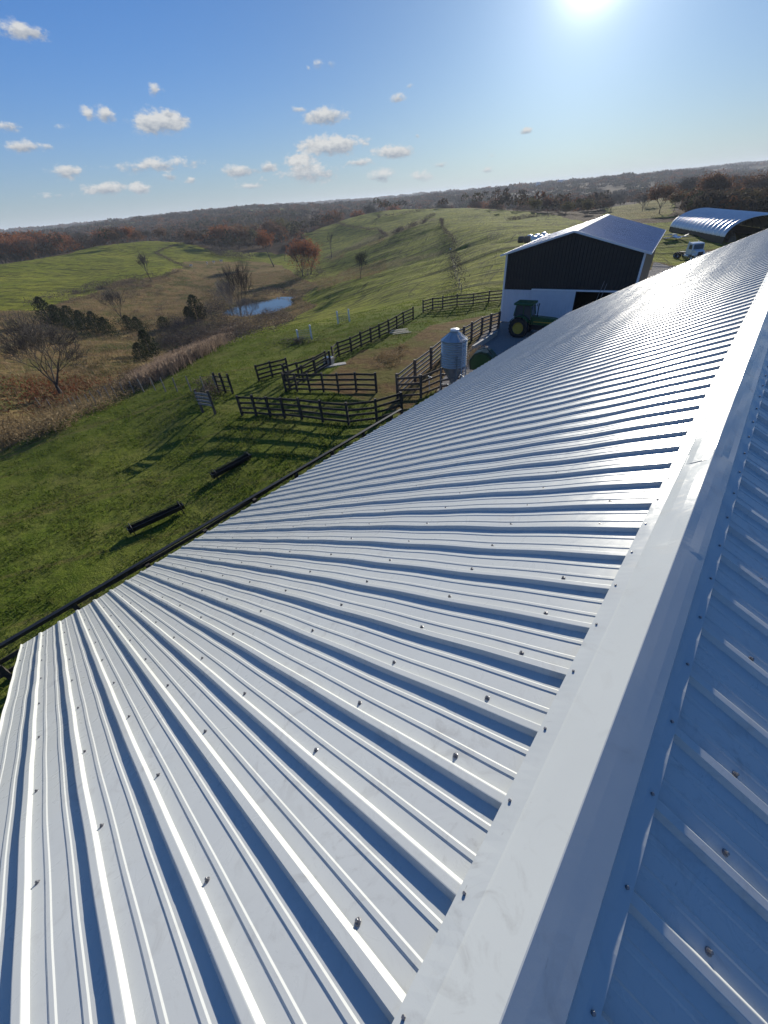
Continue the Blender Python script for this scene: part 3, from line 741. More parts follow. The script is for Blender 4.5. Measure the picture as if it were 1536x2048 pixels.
# short board panel with sunlit boards
P0 = G(*Z7(1325, 702)); P1 = G(*Z7(1248, 690))
fence('board_panel', 'short free-standing panel of weathered boards on the pasture slope', [P0, P1+Vector((0, 0, 0))], 1.65, 4, 'fence_grey', 0.16, 0.14, 0.75, 'panel', pmat='fence_brown')
# wire fence: posts along the brow of the near pasture
wl = gp(Z7, [(250,652),(322,670),(452,672),(485,668),(514,660),(563,654),(597,641),(640,628),(680,612),(722,602),(770,586),(828,574),(887,566),(958,558),(1020,563),(1090,562),(1177,562),(1262,564),(1345,566)])
wf = empty('wire_fence', wl[0]); tag(wf, 'wire fence on thin leaning wooden posts along the brow of the near pasture', 'fence')
O_ = wl[0]; tp = []
for p in wl:
    ln = Vector((random.uniform(-.22, .05), random.uniform(-.1, .1), 1.35+random.uniform(-.15, .1))); tp.append(ln)
    mb = MB(); mb.tube([p-O_-Vector((0, 0, .2)), p-O_+ln], [0.06, 0.05], 7); mb.build('post', M['post'], wf)
mb = MB()
for i in range(len(wl)-1):
    for q in (0.25, 0.5, 0.75, 0.97): mb.tube([wl[i]-O_+tp[i]*q, wl[i+1]-O_+tp[i+1]*q], 0.006, 3)
mb.build('wire', M['fence'], wf)
fence('pasture_gate', 'small dark gate hung on a stout post at the end of the wire fence', gp(Z7, [(1345,566),(1388,572),(1432,576)]), 1.4, 4, 'fence', 0.08, 0.13, cat='gate', over=0.25)

# ------------------------------------------------------------------ dark barn with white lower wall
bl = Vector((-20.7, 43.05, 0)); br = Vector((-8.87, 44.8, 0)); ax = (br-bl).normalized(); dp = Vector((-ax.y, ax.x, 0))
Wd = (br-bl).length; Ln = 18.7; ang = math.atan2(ax.y, ax.x)
shed = empty('pole_barn', bl, ang); tag(shed, 'black and white metal pole barn with a low gable roof behind the tractor', 'barn')
EH, AH = 6.12, 7.74; SPLIT = 3.05
def ribbed(mb, x0, x1, y, z0f, z1f, period=0.305, h=0.035, sgn=-1):
    n = int((x1-x0)/period)
    xs = []
    for i in range(n+1):
        c = x0+i*period
        for o_, hh in ((0, 0), (period-0.07, 0), (period-0.05, h), (period-0.02, h)):
            if c+o_ <= x1: xs.append((c+o_, hh))
    xs.append((x1, 0))
    vs = []
    for (x, hh) in xs: vs += [(x, y+sgn*hh, z0f(x)), (x, y+sgn*hh, z1f(x))]
    fs = [(2*i, 2*i+2, 2*i+3, 2*i+1) for i in range(len(xs)-1)]
    mb.add(vs, fs)
gz = lambda x: EH+(AH-EH)*(1-abs(x-Wd/2)/(Wd/2))
DX0 = 3.05; DX1 = 10.7; DH = 3.05
mb = MB(); ribbed(mb, 0, Wd, 0, lambda x: SPLIT, gz); mb.prism([(0.02, SPLIT), (Wd-.02, SPLIT), (Wd-.02, EH-.03), (Wd/2, AH-.03), (.02, EH-.03)], 0.005, 0.08); mb.build('upper_wall', M['dark_siding'], shed)
mb = MB(); ribbed(mb, 0, DX0, 0, lambda x: 0, lambda x: SPLIT-.002); mb.box(0, .005, 0, DX0, .08, SPLIT-.002); mb.build('lower_wall', M['white_siding'], shed); mb = MB(); ribbed(mb, DX1, Wd, 0, lambda x: 0, lambda x: SPLIT-.002); mb.box(DX1, .005, 0, Wd, .08, SPLIT-.002); mb.build('lower_wall', M['white_siding'], shed)
mb = MB(); ribbed(mb, DX0-0.1, 7.05, -0.12, lambda x: 0.05, lambda x: DH, 0.3, 0.012); mb.box(DX0-.1, -.115, 0.05, 7.05, -.075, DH); mb.build('sliding_door', M['white_siding'], shed)
mb = MB(); mb.box(DX0-.15, -.17, DH, Wd-0.1, -.025, DH+.13); mb.build('door_track', M['trim'], shed)
mb = MB(); mb.box(0.05, 6, 0.01, Wd-.05, 6.1, EH-.1); mb.build('dark_backing', M['dark_inside'], shed)  # near-black sheet, the darkness behind the door opening put into its colour
for x in (0.0, Wd):
    mb = MB(); mb.box(x-0.005 if x else -.03, .09, 0, x+.03 if x else .005, Ln, EH-.02); mb.build('side_wall', M['dark_siding'], shed)
    mb = MB(); mb.box(x-.13 if x else -.035, -.036, 0, x+.035 if x else .13, -.021, EH-.05); mb.box((x+.031) if x else -.045, -.036, 0, (x+.045) if x else -.031, .12, EH-.05); mb.build('corner_trim', M['trim'], shed)
mb = MB(); mb.prism([(0, 0), (Wd, 0), (Wd, EH-.02), (Wd/2, AH-.02), (0, EH-.02)], Ln, Ln+.06); mb.build('back_wall', M['dark_siding'], shed)
OH = 0.45; pit = (AH-EH)/(Wd/2)
for s in (-1, 1):
    mb = MB(); n = int((Ln+2*OH)/0.2286); vs = []; ysr = []
    for i in range(n+1):
        c = -OH+i*0.2286
        for o_, hh in ((0, 0), (.17, 0), (.185, .02), (.205, .02)): ysr.append((c+o_, hh))
    for (y, hh) in ysr:
        y = min(y, Ln+OH)
        vs += [(Wd/2, y, AH+0.06+hh), (Wd/2+s*(Wd/2+OH), y, EH+0.06-pit*OH+hh)]
    f_ = [(2*i, 2*i+1, 2*i+3, 2*i+2) if s > 0 else (2*i, 2*i+2, 2*i+3, 2*i+1) for i in range(len(ysr)-1)]
    mb.add(vs, f_); o = mb.build('roof_panel', M['roof_far'], shed); md = o.modifiers.new('t', 'SOLIDIFY'); md.thickness = 0.01; md.offset = -1
    mb = MB(); mb.bar((Wd/2, -OH-.01, AH+.04), (Wd/2+s*(Wd/2+OH+.01), -OH-.01, EH+.04-pit*(OH+.01)), 0.03, 0.16); mb.bar((Wd/2, -OH+.06, AH+.088), (Wd/2+s*(Wd/2+OH+.01), -OH+.06, EH+.088-pit*(OH+.01)), 0.16, 0.012); mb.build('rake_trim', M['trim'], shed)
mb = MB()
for s in (-1, 1): mb.bar((Wd/2+s*.09, -OH-.03, AH+.075), (Wd/2+s*.09, Ln+OH, AH+.075), .22, .012, up=(s*pit, 0, 1))
mb.build('ridge_cap', M['trim'], shed)
mb = MB()
for s in (-1, 1): mb.bar((Wd/2+s*(Wd/2+OH+.02), -OH-.02, EH+.03-pit*OH), (Wd/2+s*(Wd/2+OH+.02), Ln+OH, EH+.03-pit*OH), .02, .12)
mb.build('eave_trim', M['trim'], shed)
mb = MB(); mb.bar((8.6, -.25, SPLIT-2.6), (9.3, -.2, SPLIT+.9), .03, .03); mb.bar((8.9, -.3, SPLIT-2.6), (9.55, -.2, SPLIT+.7), .03, .03); mb.build('leaning_pole', M['galvdark'], shed)

# ------------------------------------------------------------------ quonset shed
qa_ = Vector((-27.2, 160, 0)); qb_ = Vector((-11.0, 131, 0)); axq = (qb_-qa_).normalized(); QL = (qb_-qa_).length
qz = min(tz(qa_.x, qa_.y), tz(qb_.x, qb_.y))
quon = empty('arched_shed', (qa_.x, qa_.y, 0), math.atan2(axq.y, axq.x)); tag(quon, 'arched galvanised shed with open end standing right of the black and white barn', 'shed')
QW, QH, QR_, QZ = 13.0, 1.8, 3.5, -2.75
def arch(t): # 0..1 across the width; returns (y,z)
    th = PI*(1-t); yy_ = QW/2+QW/2*math.cos(th)*1.0; return yy_, QZ+QH+QR_*math.sin(th)
mb = MB(); nxq = 15; vs = []; na_ = 44
for i in range(nxq*2+1):
    x = QL*i/(nxq*2); bump = 0.34 if i % 2 else 0.0
    for j in range(na_+1):
        y_, z_ = arch(j/na_); c = Vector((0, y_-QW/2, z_-QZ-QH)); c = c.normalized()*bump if c.length else c
        vs.append((x, y_+c.y, z_+c.z))
fs = [(i*(na_+1)+j, (i+1)*(na_+1)+j, (i+1)*(na_+1)+j+1, i*(na_+1)+j+1) for i in range(nxq*2) for j in range(na_)]
mb.add(vs, fs); o = mb.build('arched_roof', M['quonset'], quon, False); md = o.modifiers.new('t', 'SOLIDIFY'); md.thickness = 0.04; md.offset = -1
mb = MB(); mb.box(0, -.02, QZ-1.5, QL, .06, QZ+QH); mb.build('side_wall', M['dark_siding'], quon)
mb = MB(); mb.box(0, QW-.06, QZ-1.5, QL, QW+.02, QZ+QH); mb.build('side_wall', M['quonset_in'], quon)
prof_ = [(arch(j/na_)) for j in range(na_+1)]
mb = MB(); vs = [(0.1, y_, z_) for y_, z_ in prof_]+[(0.1, QW, QZ-1), (0.1, 0, QZ-1)]; mb.add(vs, [tuple(range(len(vs)))]); mb.add([(.16, b, c) for a, b, c in vs], [tuple(range(len(vs)))]); mb.build('end_wall', M['dark_siding'], quon)
for i in range(0, 9):
    mb = MB(); x = QL*(i+.5)/9; mb.tube([(x, y_*0.985+.1, z_-.12) for y_, z_ in prof_], .05, 5); mb.build('hoop', M['galvdark'], quon)
mb = MB()
for k in range(5): mb.tube([(QL-4-k*3, 3+k*1.2, QZ+.8), (QL-2.5-k*3, 3+k*1.2, QZ+.8)], .75, 14)
mb.build('stored_bales', M['hay'], quon)

# ------------------------------------------------------------------ wheels, tractor
def wheel(root, name, c, r_, wd_, rim, rimmat, axis_y=True, lugs=0, hubr=0.12):
    t = MB(); prof = [(rim, -wd_/2*.9), (r_*.86, -wd_/2), (r_*.97, -wd_/2*.85), (r_, -wd_/2*.5), (r_, wd_/2*.5), (r_*.97, wd_/2*.85), (r_*.86, wd_/2), (rim, wd_/2*.9)]
    T = Matrix.Translation(c) @ Matrix.Rotation(PI/2, 4, 'X')
    t.lathe(prof, 36, T, False)
    for k in range(lugs):
        for s in (-1, 1):
            a = 2*PI*(k+(0.5 if s > 0 else 0))/lugs
            L = T @ Matrix.Rotation(a, 4, 'Z') @ Matrix.Translation((r_*1.0, 0, s*wd_*.22)) @ Matrix.Rotation(s*.7, 4, 'X')
            t.box(-.03, -.025, -wd_*.27, .045, .025, wd_*.27, L)
    ty = t.build(name, M['tyre'], root)
    q = MB(); q.lathe([(0.0, -wd_*.18), (hubr, -wd_*.2), (hubr, -wd_*.12), (rim*.55, -wd_*.08), (rim*.8, -wd_*.2), (rim*.98, -wd_*.40), (rim*1.02, -wd_*.44), (rim*1.02, wd_*.44), (rim*.98, wd_*.40), (rim*.8, wd_*.2), (0.0, wd_*.18)], 28, T)
    for k in range(8):
        a = 2*PI*k/8; q.lathe([(0.022, -.02), (0.022, .02)], 6, T @ Matrix.Rotation(a, 4, 'Z') @ Matrix.Translation((rim*.42, 0, wd_*.16)))
    q.build('rim', rimmat, ty)
    return ty
def soft(mb, name, mat, root, bev=0.03): return mb.build(name, mat, root, False, bev)
tp_ = G(1038, 672); trz = 0.10
tr = empty('tractor', (tp_.x-0.1, tp_.y+0.6, 0), trz); tag(tr, 'green tractor with yellow wheels parked before the white barn wall', 'tractor')
for s in (-1, 1):
    wheel(tr, 'rear_wheel', (0, s*.95, .88), .88, .50, .50, M['yellow'], lugs=18)
    wheel(tr, 'front_wheel', (2.65, s*.90, .62), .62, .36, .34, M['yellow'], lugs=14)
    mb = MB()       # fender over the rear wheel
    vs = [];
    for k in range(13):
        a = R(35+k*120/12)
        for (y_, rr_) in ((s*.66, .98), (s*1.2, .98)): vs.append((math.cos(a)*rr_, y_, .88+math.sin(a)*rr_))
    mb.add(vs, [(2*k, 2*k+1, 2*k+3, 2*k+2) for k in range(12)]); o = mb.build('fender', M['green'], tr, True); md = o.modifiers.new('t', 'SOLIDIFY'); md.thickness = 0.03
mb = MB(); mb.prism([(.75, 1.05), (3.25, 1.05), (3.35, 1.25), (3.30, 1.55), (2.9, 1.68), (.75, 1.78)], -.33, .33); soft(mb, 'hood', M['green'], tr, .05)
mb = MB(); mb.box(3.30, -.28, 1.0, 3.38, .28, 1.5); soft(mb, 'grille', M['black'], tr, .01)
mb = MB(); mb.box(-.5, -.3, .62, 2.9, .3, 1.06); mb.box(2.5, -.8, .52, 2.8, .8, .7); mb.box(-.2, -.8, .75, .2, .8, 1.0); soft(mb, 'chassis', M['black'], tr, .03)
mb = MB(); mb.box(1.1, -.345, 1.28, 2.9, .345, 1.36); mb.build('hood_stripe', M['yellow'], tr)
mb = MB(); mb.prism([(-.62, 1.35), (.78, 1.35), (.92, 1.75), (.74, 2.68), (-.50, 2.68), (-.68, 1.85)], -.62, .62); cabg = soft(mb, 'cab_glass', M['glass'], tr, .04)
mb = MB()
for s in (-1, 1):
    for a, b in (((-.70, 1.80), (-.52, 2.70)), ((.93, 1.75), (.76, 2.70)), ((.22, 1.30), (.14, 2.70)), ((-.64, 1.33), (.80, 1.33))): mb.bar((a[0], s*.635, a[1]), (b[0], s*.635, b[1]), .07, .07)
mb.box(-.70, -.64, 1.30, .85, .64, 1.42); mb.build('cab_frame', M['green'], tr)
mb = MB(); mb.box(-.78, -.76, 2.70, .98, .76, 2.90); soft(mb, 'cab_roof', M['green'], tr, .07)
mb = MB(); mb.tube([(1.35, -.2, 1.7), (1.35, -.2, 2.6), (1.40, -.2, 2.85)], .045, 8); mb.build('exhaust_pipe', M['black'], tr)
for s in (-1, 1):
    mb = MB(); mb.box(.95, s*.80-.05, 2.4, .99, s*.80+.05, 2.62); mb.bar((.8, s*.62, 2.5), (.97, s*.8, 2.5), .02, .02); mb.build('mirror', M['black'], tr)
mb = MB(); mb.box(.05, -.70, .55, .50, -.52, .62); mb.box(.05, -.70, .9, .50, -.52, .95); mb.bar((.07, -.7, .55), (.07, -.62, 1.35), .03, .03); mb.bar((.48, -.7, .55), (.48, -.62, 1.35), .03, .03); mb.build('step', M['black'], tr)
# tractor seat inside cab omitted behind tinted glass

# green implement by the lane (rounded hood, wheels, drawbar)
ip = Vector((-14.6, 28.2, 0)); im = empty('hay_baler', ip, 0.25); im.scale = (.82, .82, .82); tag(im, 'dark green round hay baler partly hidden by the roof edge', 'baler')
mb = MB(); poly = [(-1.1, .55), (1.0, .45), (1.15, 1.1), (.95, 1.75), (.45, 2.15), (-.2, 2.25), (-.8, 2.0), (-1.2, 1.4)]; mb.prism(poly, -.75, .75); soft(mb, 'body', M['darkgreen'], im, .08)
mb = MB(); mb.prism([(x*.8-.02, .25+z*.8) for x, z in poly], -.80, -.76); soft(mb, 'side_panel', M['green'], im, .02)
for s in (-1, 1): wheel(im, 'wheel', (-.1, s*.98, .42), .42, .26, .24, M['yellow'])
mb = MB(); mb.bar((1.0, 0, .6), (2.5, 0, .5), .12, .12); mb.build('drawbar', M['darkgreen'], im)
mb = MB(); mb.tube([(.8, -.5, 2.0), (.3, -.4, 2.5), (-.5, -.3, 2.3)], .03, 6); mb.build('hose', M['black'], im)

# ------------------------------------------------------------------ feed bin
dB = ray(908, 700); hB = math.hypot(dB.x, dB.y); bx, by = CX+dB.x/hB*27.3, CY+dB.y/hB*27.3
binr = empty('feed_bin', (bx, by, tz(bx, by)), 0.5); binr.scale = (.93, .93, .95); tag(binr, 'corrugated galvanised feed bin with cone roof standing beside the big roof', 'feed bin')
r0 = 0.88; zb0, zb1 = 2.25, 3.98
prof = []
n = 11
for i in range(n*6+1):
    t = i/(n*6); prof.append((r0+0.045*math.sin(2*PI*t*n), zb0+(zb1-zb0)*t))
mb = MB(); mb.lathe(prof, 56); mb.build('corrugated_wall', M['galv'], binr, True)
mb = MB(); mb.lathe([(r0+.05, zb1-.03), (r0+.05, zb1+.01), (.26, zb1+.50), (.26, zb1+.56)], 40); mb.build('cone_roof', M['galv'], binr)
for k in range(10):
    mb = MB(); a = 2*PI*k/10; mb.bar((math.cos(a)*(r0+.05), math.sin(a)*(r0+.05), zb1+.02), (math.cos(a)*.27, math.sin(a)*.27, zb1+.51), .02, .03); mb.build('roof_seam', M['galv'], binr)
mb = MB(); mb.lathe([(.29, zb1+.54), (.31, zb1+.60), (.29, zb1+.66), (.10, zb1+.70), (0, zb1+.70)], 28); mb.build('lid', M['trim'], binr)
mb = MB(); mb.lathe([(.16, .85), (.18, 1.0), (r0-.01, zb0+.01)], 40); mb.build('hopper', M['galvdark'], binr)
for k in range(4):
    a = 2*PI*k/4+.3; mb = MB(); mb.bar((math.cos(a)*(r0+.04), math.sin(a)*(r0+.04), 0), (math.cos(a)*(r0+.04), math.sin(a)*(r0+.04), zb0+.9), .09, .06); mb.build('leg', M['galvdark'], binr)
mb = MB()
for z in (.5, 1.25):
    for k in range(4):
        a = 2*PI*k/4+.3; b = a+PI/2; mb.bar((math.cos(a)*(r0+.04), math.sin(a)*(r0+.04), z), (math.cos(b)*(r0+.04), math.sin(b)*(r0+.04), z+.5), .04, .04)
mb.build('brace', M['galvdark'], binr)
mb = MB(); aL = -0.75
for s in (-1, 1):
    b = aL+s*.17; mb.bar((math.cos(b)*(r0+.16), math.sin(b)*(r0+.16), .3), (math.cos(b)*(r0+.12), math.sin(b)*(r0+.12), zb1+.1), .03, .03); mb.bar((math.cos(b)*(r0+.10), math.sin(b)*(r0+.10), zb1+.1), (math.cos(b)*.33, math.sin(b)*.33, zb1+.58), .03, .03)
for i in range(14):
    z = .5+i*.28; mb.bar((math.cos(aL-.17)*(r0+.14), math.sin(aL-.17)*(r0+.14), z), (math.cos(aL+.17)*(r0+.14), math.sin(aL+.17)*(r0+.14), z), .02, .02)
for i in range(4):
    t = (i+.5)/4; rr_ = (r0+.1)*(1-t)+.33*t; z = zb1+.12+.48*t; mb.bar((math.cos(aL-.17)*rr_, math.sin(aL-.17)*rr_, z), (math.cos(aL+.17)*rr_, math.sin(aL+.17)*rr_, z), .03, .02)
mb.build('ladder', M['trim'], binr)

# ------------------------------------------------------------------ semi truck
tk = G(1384, 519); trk = empty('semi_truck', (tk.x-.5, tk.y, tk.z), R(-50)); tag(trk, 'white day cab semi truck without a trailer parked on the grass', 'truck')
mb = MB(); mb.prism([(-.3, 1.0), (1.55, 1.0), (1.70, 1.9), (1.45, 2.95), (-.1, 3.05), (-.3, 2.9)], -1.15, 1.15); soft(mb, 'cab', M['truckwhite'], trk, .12)
mb = MB(); mb.prism([(1.5, .75), (2.75, .75), (2.85, 1.2), (2.7, 1.75), (1.5, 1.98)], -.85, .85); soft(mb, 'hood', M['truckwhite'], trk, .1)
mb = MB(); mb.add([(1.735, -1.0, 1.95), (1.735, 1.0, 1.95), (1.53, .95, 2.78), (1.53, -.95, 2.78)], [(0, 1, 2, 3)]); mb.build('windshield', M['glass'], trk)
for s in (-1, 1):
    mb = MB(); mb.add([(.45, s*1.165, 1.95), (1.5, s*1.165, 1.95), (1.35, s*1.165, 2.7), (.45, s*1.165, 2.7)], [(0, 1, 2, 3) if s < 0 else (3, 2, 1, 0)]); mb.build('side_window', M['glass'], trk)
    mb = MB(); mb.box(1.9, s*.95-.16, .9, 2.75, s*.95+.16, 1.25); soft(mb, 'fender', M['truckwhite'], trk, .08)
    wheel(trk, 'front_wheel', (2.1, s*.95, .5), .5, .3, .28, M['trim'])
    for x in (-2.4, -3.6):
        wheel(trk, 'rear_wheel', (x, s*.9, .5), .5, .5, .28, M['galvdark'])
    mb = MB(); mb.box(2.80, s*.62-.14, .95, 2.88, s*.62+.14, 1.15); mb.build('headlight', M['galv'], trk)
    mb = MB(); mb.tube([(-.4, s*.9, .9), (-.4, s*.9, 3.2)], .08, 8); mb.build('exhaust_stack', M['galv'], trk)
    mb = MB(); mb.tube([(-.2, s*1.0, .75), (1.2, s*1.0, .75)], .3, 14); mb.build('fuel_tank', M['galv'], trk)
mb = MB(); mb.box(2.86, -.5, .9, 2.9, .5, 1.6); mb.build('grille', M['black'], trk)
mb = MB(); mb.box(2.85, -1.15, .4, 3.0, 1.15, .75); mb.build('bumper', M['galv'], trk)
mb = MB()
for s in (-1, 1): mb.box(-4.2, s*.4-.06, .75, 2.6, s*.4+.06, 1.0)
mb.box(-3.4, -.5, 1.0, -2.5, .5, 1.12); mb.build('chassis', M['black'], trk)

# ------------------------------------------------------------------ bales, junk
def bale(P, rz, label, mat='wrap'):
    o = empty('round_bale', P, rz); tag(o, label, 'hay bale', 'wrapped round bales beside the barn')
    mb = MB(); prof = [(0, -.75), (.5, -.76), (.72, -.68), (.78, -.55), (.79, 0), (.78, .55), (.72, .68), (.5, .76), (0, .75)]
    mb.lathe(prof, 22, Matrix.Translation((0, 0, .74)) @ Matrix.Rotation(PI/2, 4, 'Y')); mb.build('bale_body', M[mat], o, True)
    mb = MB(); mb.lathe([(.35, .765), (.36, .79), (.1, .80), (0, .80)], 14, Matrix.Translation((0, 0, .74)) @ Matrix.Rotation(PI/2, 4, 'Y')); mb.build('wrap_tail', M[mat], o, True)
    return o
bpx = [(1042,480,'hay','brown unwrapped round bale at the left end of the bale row'),(1054,481,'hay','dark weathered round bale second from the left in the bale row'),(1068,483,'wrap','white wrapped round bale at the front of the row, nearest the dark ones'),(1081,480,'wrap','white wrapped round bale in the middle of the front of the row'),
       (1060,473,'wrap','white wrapped round bale behind the dark bales'),(1075,473,'wrap','white wrapped round bale in the middle of the back of the row'),(1092,474,'wrap','white wrapped round bale nearest the barn roof at the right end'),(1088,469,'wrap','white wrapped round bale farthest back in the row')]
b0 = G(1068, 483)
for (u, v, m_, lb) in bpx:
    d = ray(u, v); h_ = math.hypot(d.x, d.y); D = 128+(483-v)*2.0; x, y = CX+d.x/h_*D, CY+d.y/h_*D
    bale(Vector((x, y, tz(x, y))), 0.35+random.uniform(-.12, .12), lb, m_)
jp = G(1340, 478)
jk = empty('scrap_pile', jp); tag(jk, 'pile of bright scrap sheets and pipe left of the arched shed', 'scrap pile')
for k in range(7):
    mb = MB(); T = Matrix.Translation((random.uniform(-2, 3), random.uniform(-1.5, 1.5), .4+random.uniform(0, .5))) @ Euler((random.uniform(-.5, .5), random.uniform(-.5, .5), random.uniform(0, 3))).to_matrix().to_4x4()
    mb.box(-1.0, -.4, -.02, 1.0, .4, .02, T); mb.build('scrap_sheet', M['wrap'], jk)
mb = MB()
for k in range(6): mb.tube([(random.uniform(-2, 0), random.uniform(-1, 1), .2), (random.uniform(1, 4), random.uniform(-1, 1), .6)], .06, 6)
mb.build('scrap_pipe', M['galv'], jk)

# ------------------------------------------------------------------ troughs in the pasture
def trough(pa, pb, label):
    a = G(*pa); b = G(*pb); L = (b-a).length; d = (b-a).normalized(); o = empty('feed_trough', a, math.atan2(d.y, d.x)); tag(o, label, 'trough', 'feed troughs on the pasture')
    mb = MB(); z0 = .12; pr = [(y*.50, z) for y, z in [(-.32, z0+.28), (-.28, z0+.06), (-.15, z0), (.15, z0), (.28, z0+.06), (.32, z0+.28), (.28, z0+.27), (.25, z0+.10), (.12, z0+.05), (-.12, z0+.05), (-.25, z0+.10), (-.28, z0+.27)]]
    n = len(pr); vs = [(0.1, y, z) for y, z in pr]+[(L-.1, y, z) for y, z in pr]; mb.add(vs, [(i, (i+1) % n, (i+1) % n+n, i+n) for i in range(n)])
    mb.box(.08, -.145, z0, .12, .145, z0+.27); mb.box(L-.12, -.145, z0, L-.08, .145, z0+.27); mb.build('basin', M['trough'], o)
    for x in (.25, L-.25):
        mb = MB(); mb.tube([(x, -.26, 0), (x, -.24, .5), (x, 0, .62), (x, .24, .5), (x, .26, 0)], .022, 7); mb.tube([(x, -.25, .12), (x, .25, .12)], .022, 7); mb.build('hoop_leg', M['trough'], o)
    mb = MB()
    for s in (-1, 1): mb.tube([(0.05, s*.21, z0+.30), (L-.05, s*.21, z0+.30)], .018, 6)
    mb.build('side_rail', M['trough'], o)
    return o
trough((425,962), (503,914), 'black feed trough on the pasture nearer the board fence')
trough((258,1072), (374,1018), 'longer black feed trough lying nearest the roof edge')

# small things round the pens
P = G(*Z4(752, 440)); o = MB(); o.box(-1.3, -.35, -.1, 1.3, .35, .10); pad = o.build('concrete_pad', M['concrete'], None, False, .02); pad.location = P; pad.rotation_euler = (0, 0, .95); tag(pad, 'pale concrete slab at the gateway of the long black fence', 'slab')
P = G(*Z4(728, 425)); wt = empty('water_tank', P, .4); tag(wt, 'small weathered water tank between the alley and the long fence', 'tank')
mb = MB(); mb.box(-.45, -.35, 0, .45, .35, .62); mb.build('tank_body', M['concrete'], wt, False, .05); mb = MB(); mb.box(-.40, -.30, .60, .40, .30, .64); mb.build('lid', M['galvdark'], wt, False, .02)
P = G(*Z4(1196, 215)); lp = empty('lumber_pile', P, .9); tag(lp, 'loose pale boards lying in the pen grass beside the long fence', 'boards')
for k in range(5):
    mb = MB(); T = Matrix.Translation((random.uniform(-.3, .3), k*.42-.8, .05+.03*(k % 2))) @ Matrix.Rotation(random.uniform(-.12, .12), 4, 'Z'); mb.box(-1.1, -.055, 0, 1.1, .055, .04, T); mb.build('board', M['lumber'], lp)
def whitepost(f, q, label, h=1.5):
    P = G(*f(*q)); o = empty('white_post', P); tag(o, label, 'post', 'white posts on the near pasture')
    mb = MB(); mb.tube([(0, 0, -.2), (0, 0, h)], .10, 10); mb.build('post_body', M['trim'], o); mb = MB(); mb.lathe([(.12, h), (.12, h+.1), (.05, h+.18), (0, h+.18)], 10); mb.build('post_cap', M['trim'], o)
    return P
Z2 = lambda x, y: (400+x/3, 380+y/3)
a1 = whitepost(Z2, (830, 803), 'left white post of the far pair on the pasture brow'); a2 = whitepost(Z2, (898, 790), 'right white post of the far pair on the pasture brow')
a3 = whitepost(Z2, (593, 908), 'left white post of the near pair beside the brush heap', 1.2); a4 = whitepost(Z2, (672, 896), 'right white post of the near pair beside the brush heap', 1.5)
for (p, q, lb) in ((a1, a2, 'wire feeder rack between the far pair of white posts'), (a3, a4, 'wire feeder rack between the near pair of white posts')):
    o = empty('hay_feeder', p); tag(o, lb, 'feeder'); mb = MB()
    for k in range(5): mb.tube([Vector((0, 0, .3+k*.22)), q-p+Vector((0, 0, .3+k*.22))], .016, 4)
    for k in range(1, 9): mb.tube([(q-p)*k/9+Vector((0, 0, .1)), (q-p)*k/9+Vector((0, 0, 1.25))], .014, 4)
    mb.build('mesh_grid', M['galvdark'], o)
mb = MB()
for k in range(420):
    a = random.uniform(0, 2*PI); rr_ = abs(random.gauss(0, 1.4)); p = Vector((math.cos(a)*rr_*1.7, math.sin(a)*rr_, random.uniform(.02, .5)*max(.1, 1-rr_/3)))
    d = Vector((random.uniform(-1, 1), random.uniform(-1, 1), random.uniform(-.2, .5)))*.5; mb.tube([p, p+d], [.02, .008], 3, False)
P = G(*Z2(590, 915)); o = mb.build('brush_heap', M['brush']); o.location = P; o.rotation_euler = (0, 0, .6); tag(o, 'low heap of pale cut branches on the near pasture', 'brush pile')
P = G(*Z5(355, 1000)); hy = empty('yard_hydrant', P); tag(hy, 'pale bent pipe hydrant standing in the gateway by the roof edge', 'hydrant'); mb = MB(); mb.tube([(0, 0, 0), (0, 0, .95), (.05, 0, 1.02), (.22, 0, 1.0), (.26, 0, .85)], .04, 8); mb.build('pipe', M['trim'], hy); mb = MB(); mb.bar((-.02, 0, 1.05), (-.3, 0, 1.15), .03, .03); mb.build('handle', M['galvdark'], hy)
# low concrete wall along the lane
pa = G(*Z5(745, 640)); pb = G(*Z5(960, 500)); mb = MB(); mb.bar((0, 0, .15), pb-pa+Vector((0, 0, .15)), .22, .55); o = mb.build('retaining_wall', M['concrete'], None, False, .02); o.location = pa; tag(o, 'low concrete wall between the lane fence and the gravel yard', 'wall')
# far cattle on the left hill
def cow(P, rz, label):
    o = empty('cow', P, rz); tag(o, label, 'cow', 'pale cattle on the far left hill')
    bmx = bmesh.new(); sk = []
    def ch(pts):
        prev = None
        for (x, y, z, r_) in pts:
            v = bmx.verts.new((x, y, z)); sk.append(r_)
            if prev is not None: bmx.edges.new((prev, v))
            prev = v
        return prev
    mb = MB(); mb.tube([(-.95, 0, 1.05), (-.8, 0, 1.08), (-.2, 0, 1.0), (.5, 0, 1.05), (.8, 0, 1.15), (1.1, 0, 1.30), (1.32, 0, 1.28), (1.62, 0, 1.02)], [.14, .36, .42, .40, .30, .18, .17, .08], 12)
    for x, s in ((-.75, -1), (-.75, 1), (.6, -1), (.6, 1)): mb.tube([(x, s*.2, .95), (x+.06*(1 if x < 0 else 0), s*.22, .5), (x, s*.22, .45), (x+.02, s*.22, 0)], [.16, .07, .06, .06], 7)
    mb.tube([(-1.0, 0, 1.2), (-1.1, 0, .9), (-1.08, 0, .5)], [.05, .03, .05], 5)
    bmx.free(); mb.build('body', M['cow'], o, True)
for i, (u, v, lb) in enumerate([(383,535,'pale cow farthest left of the group below the left hill'),(415,529,'pale cow second from the left below the left hill'),(428,527,'pale cow second from the right below the left hill'),(443,525,'pale cow farthest right of the group below the left hill')]):
    cow(G(u, v), random.uniform(-.6, .6), lb)
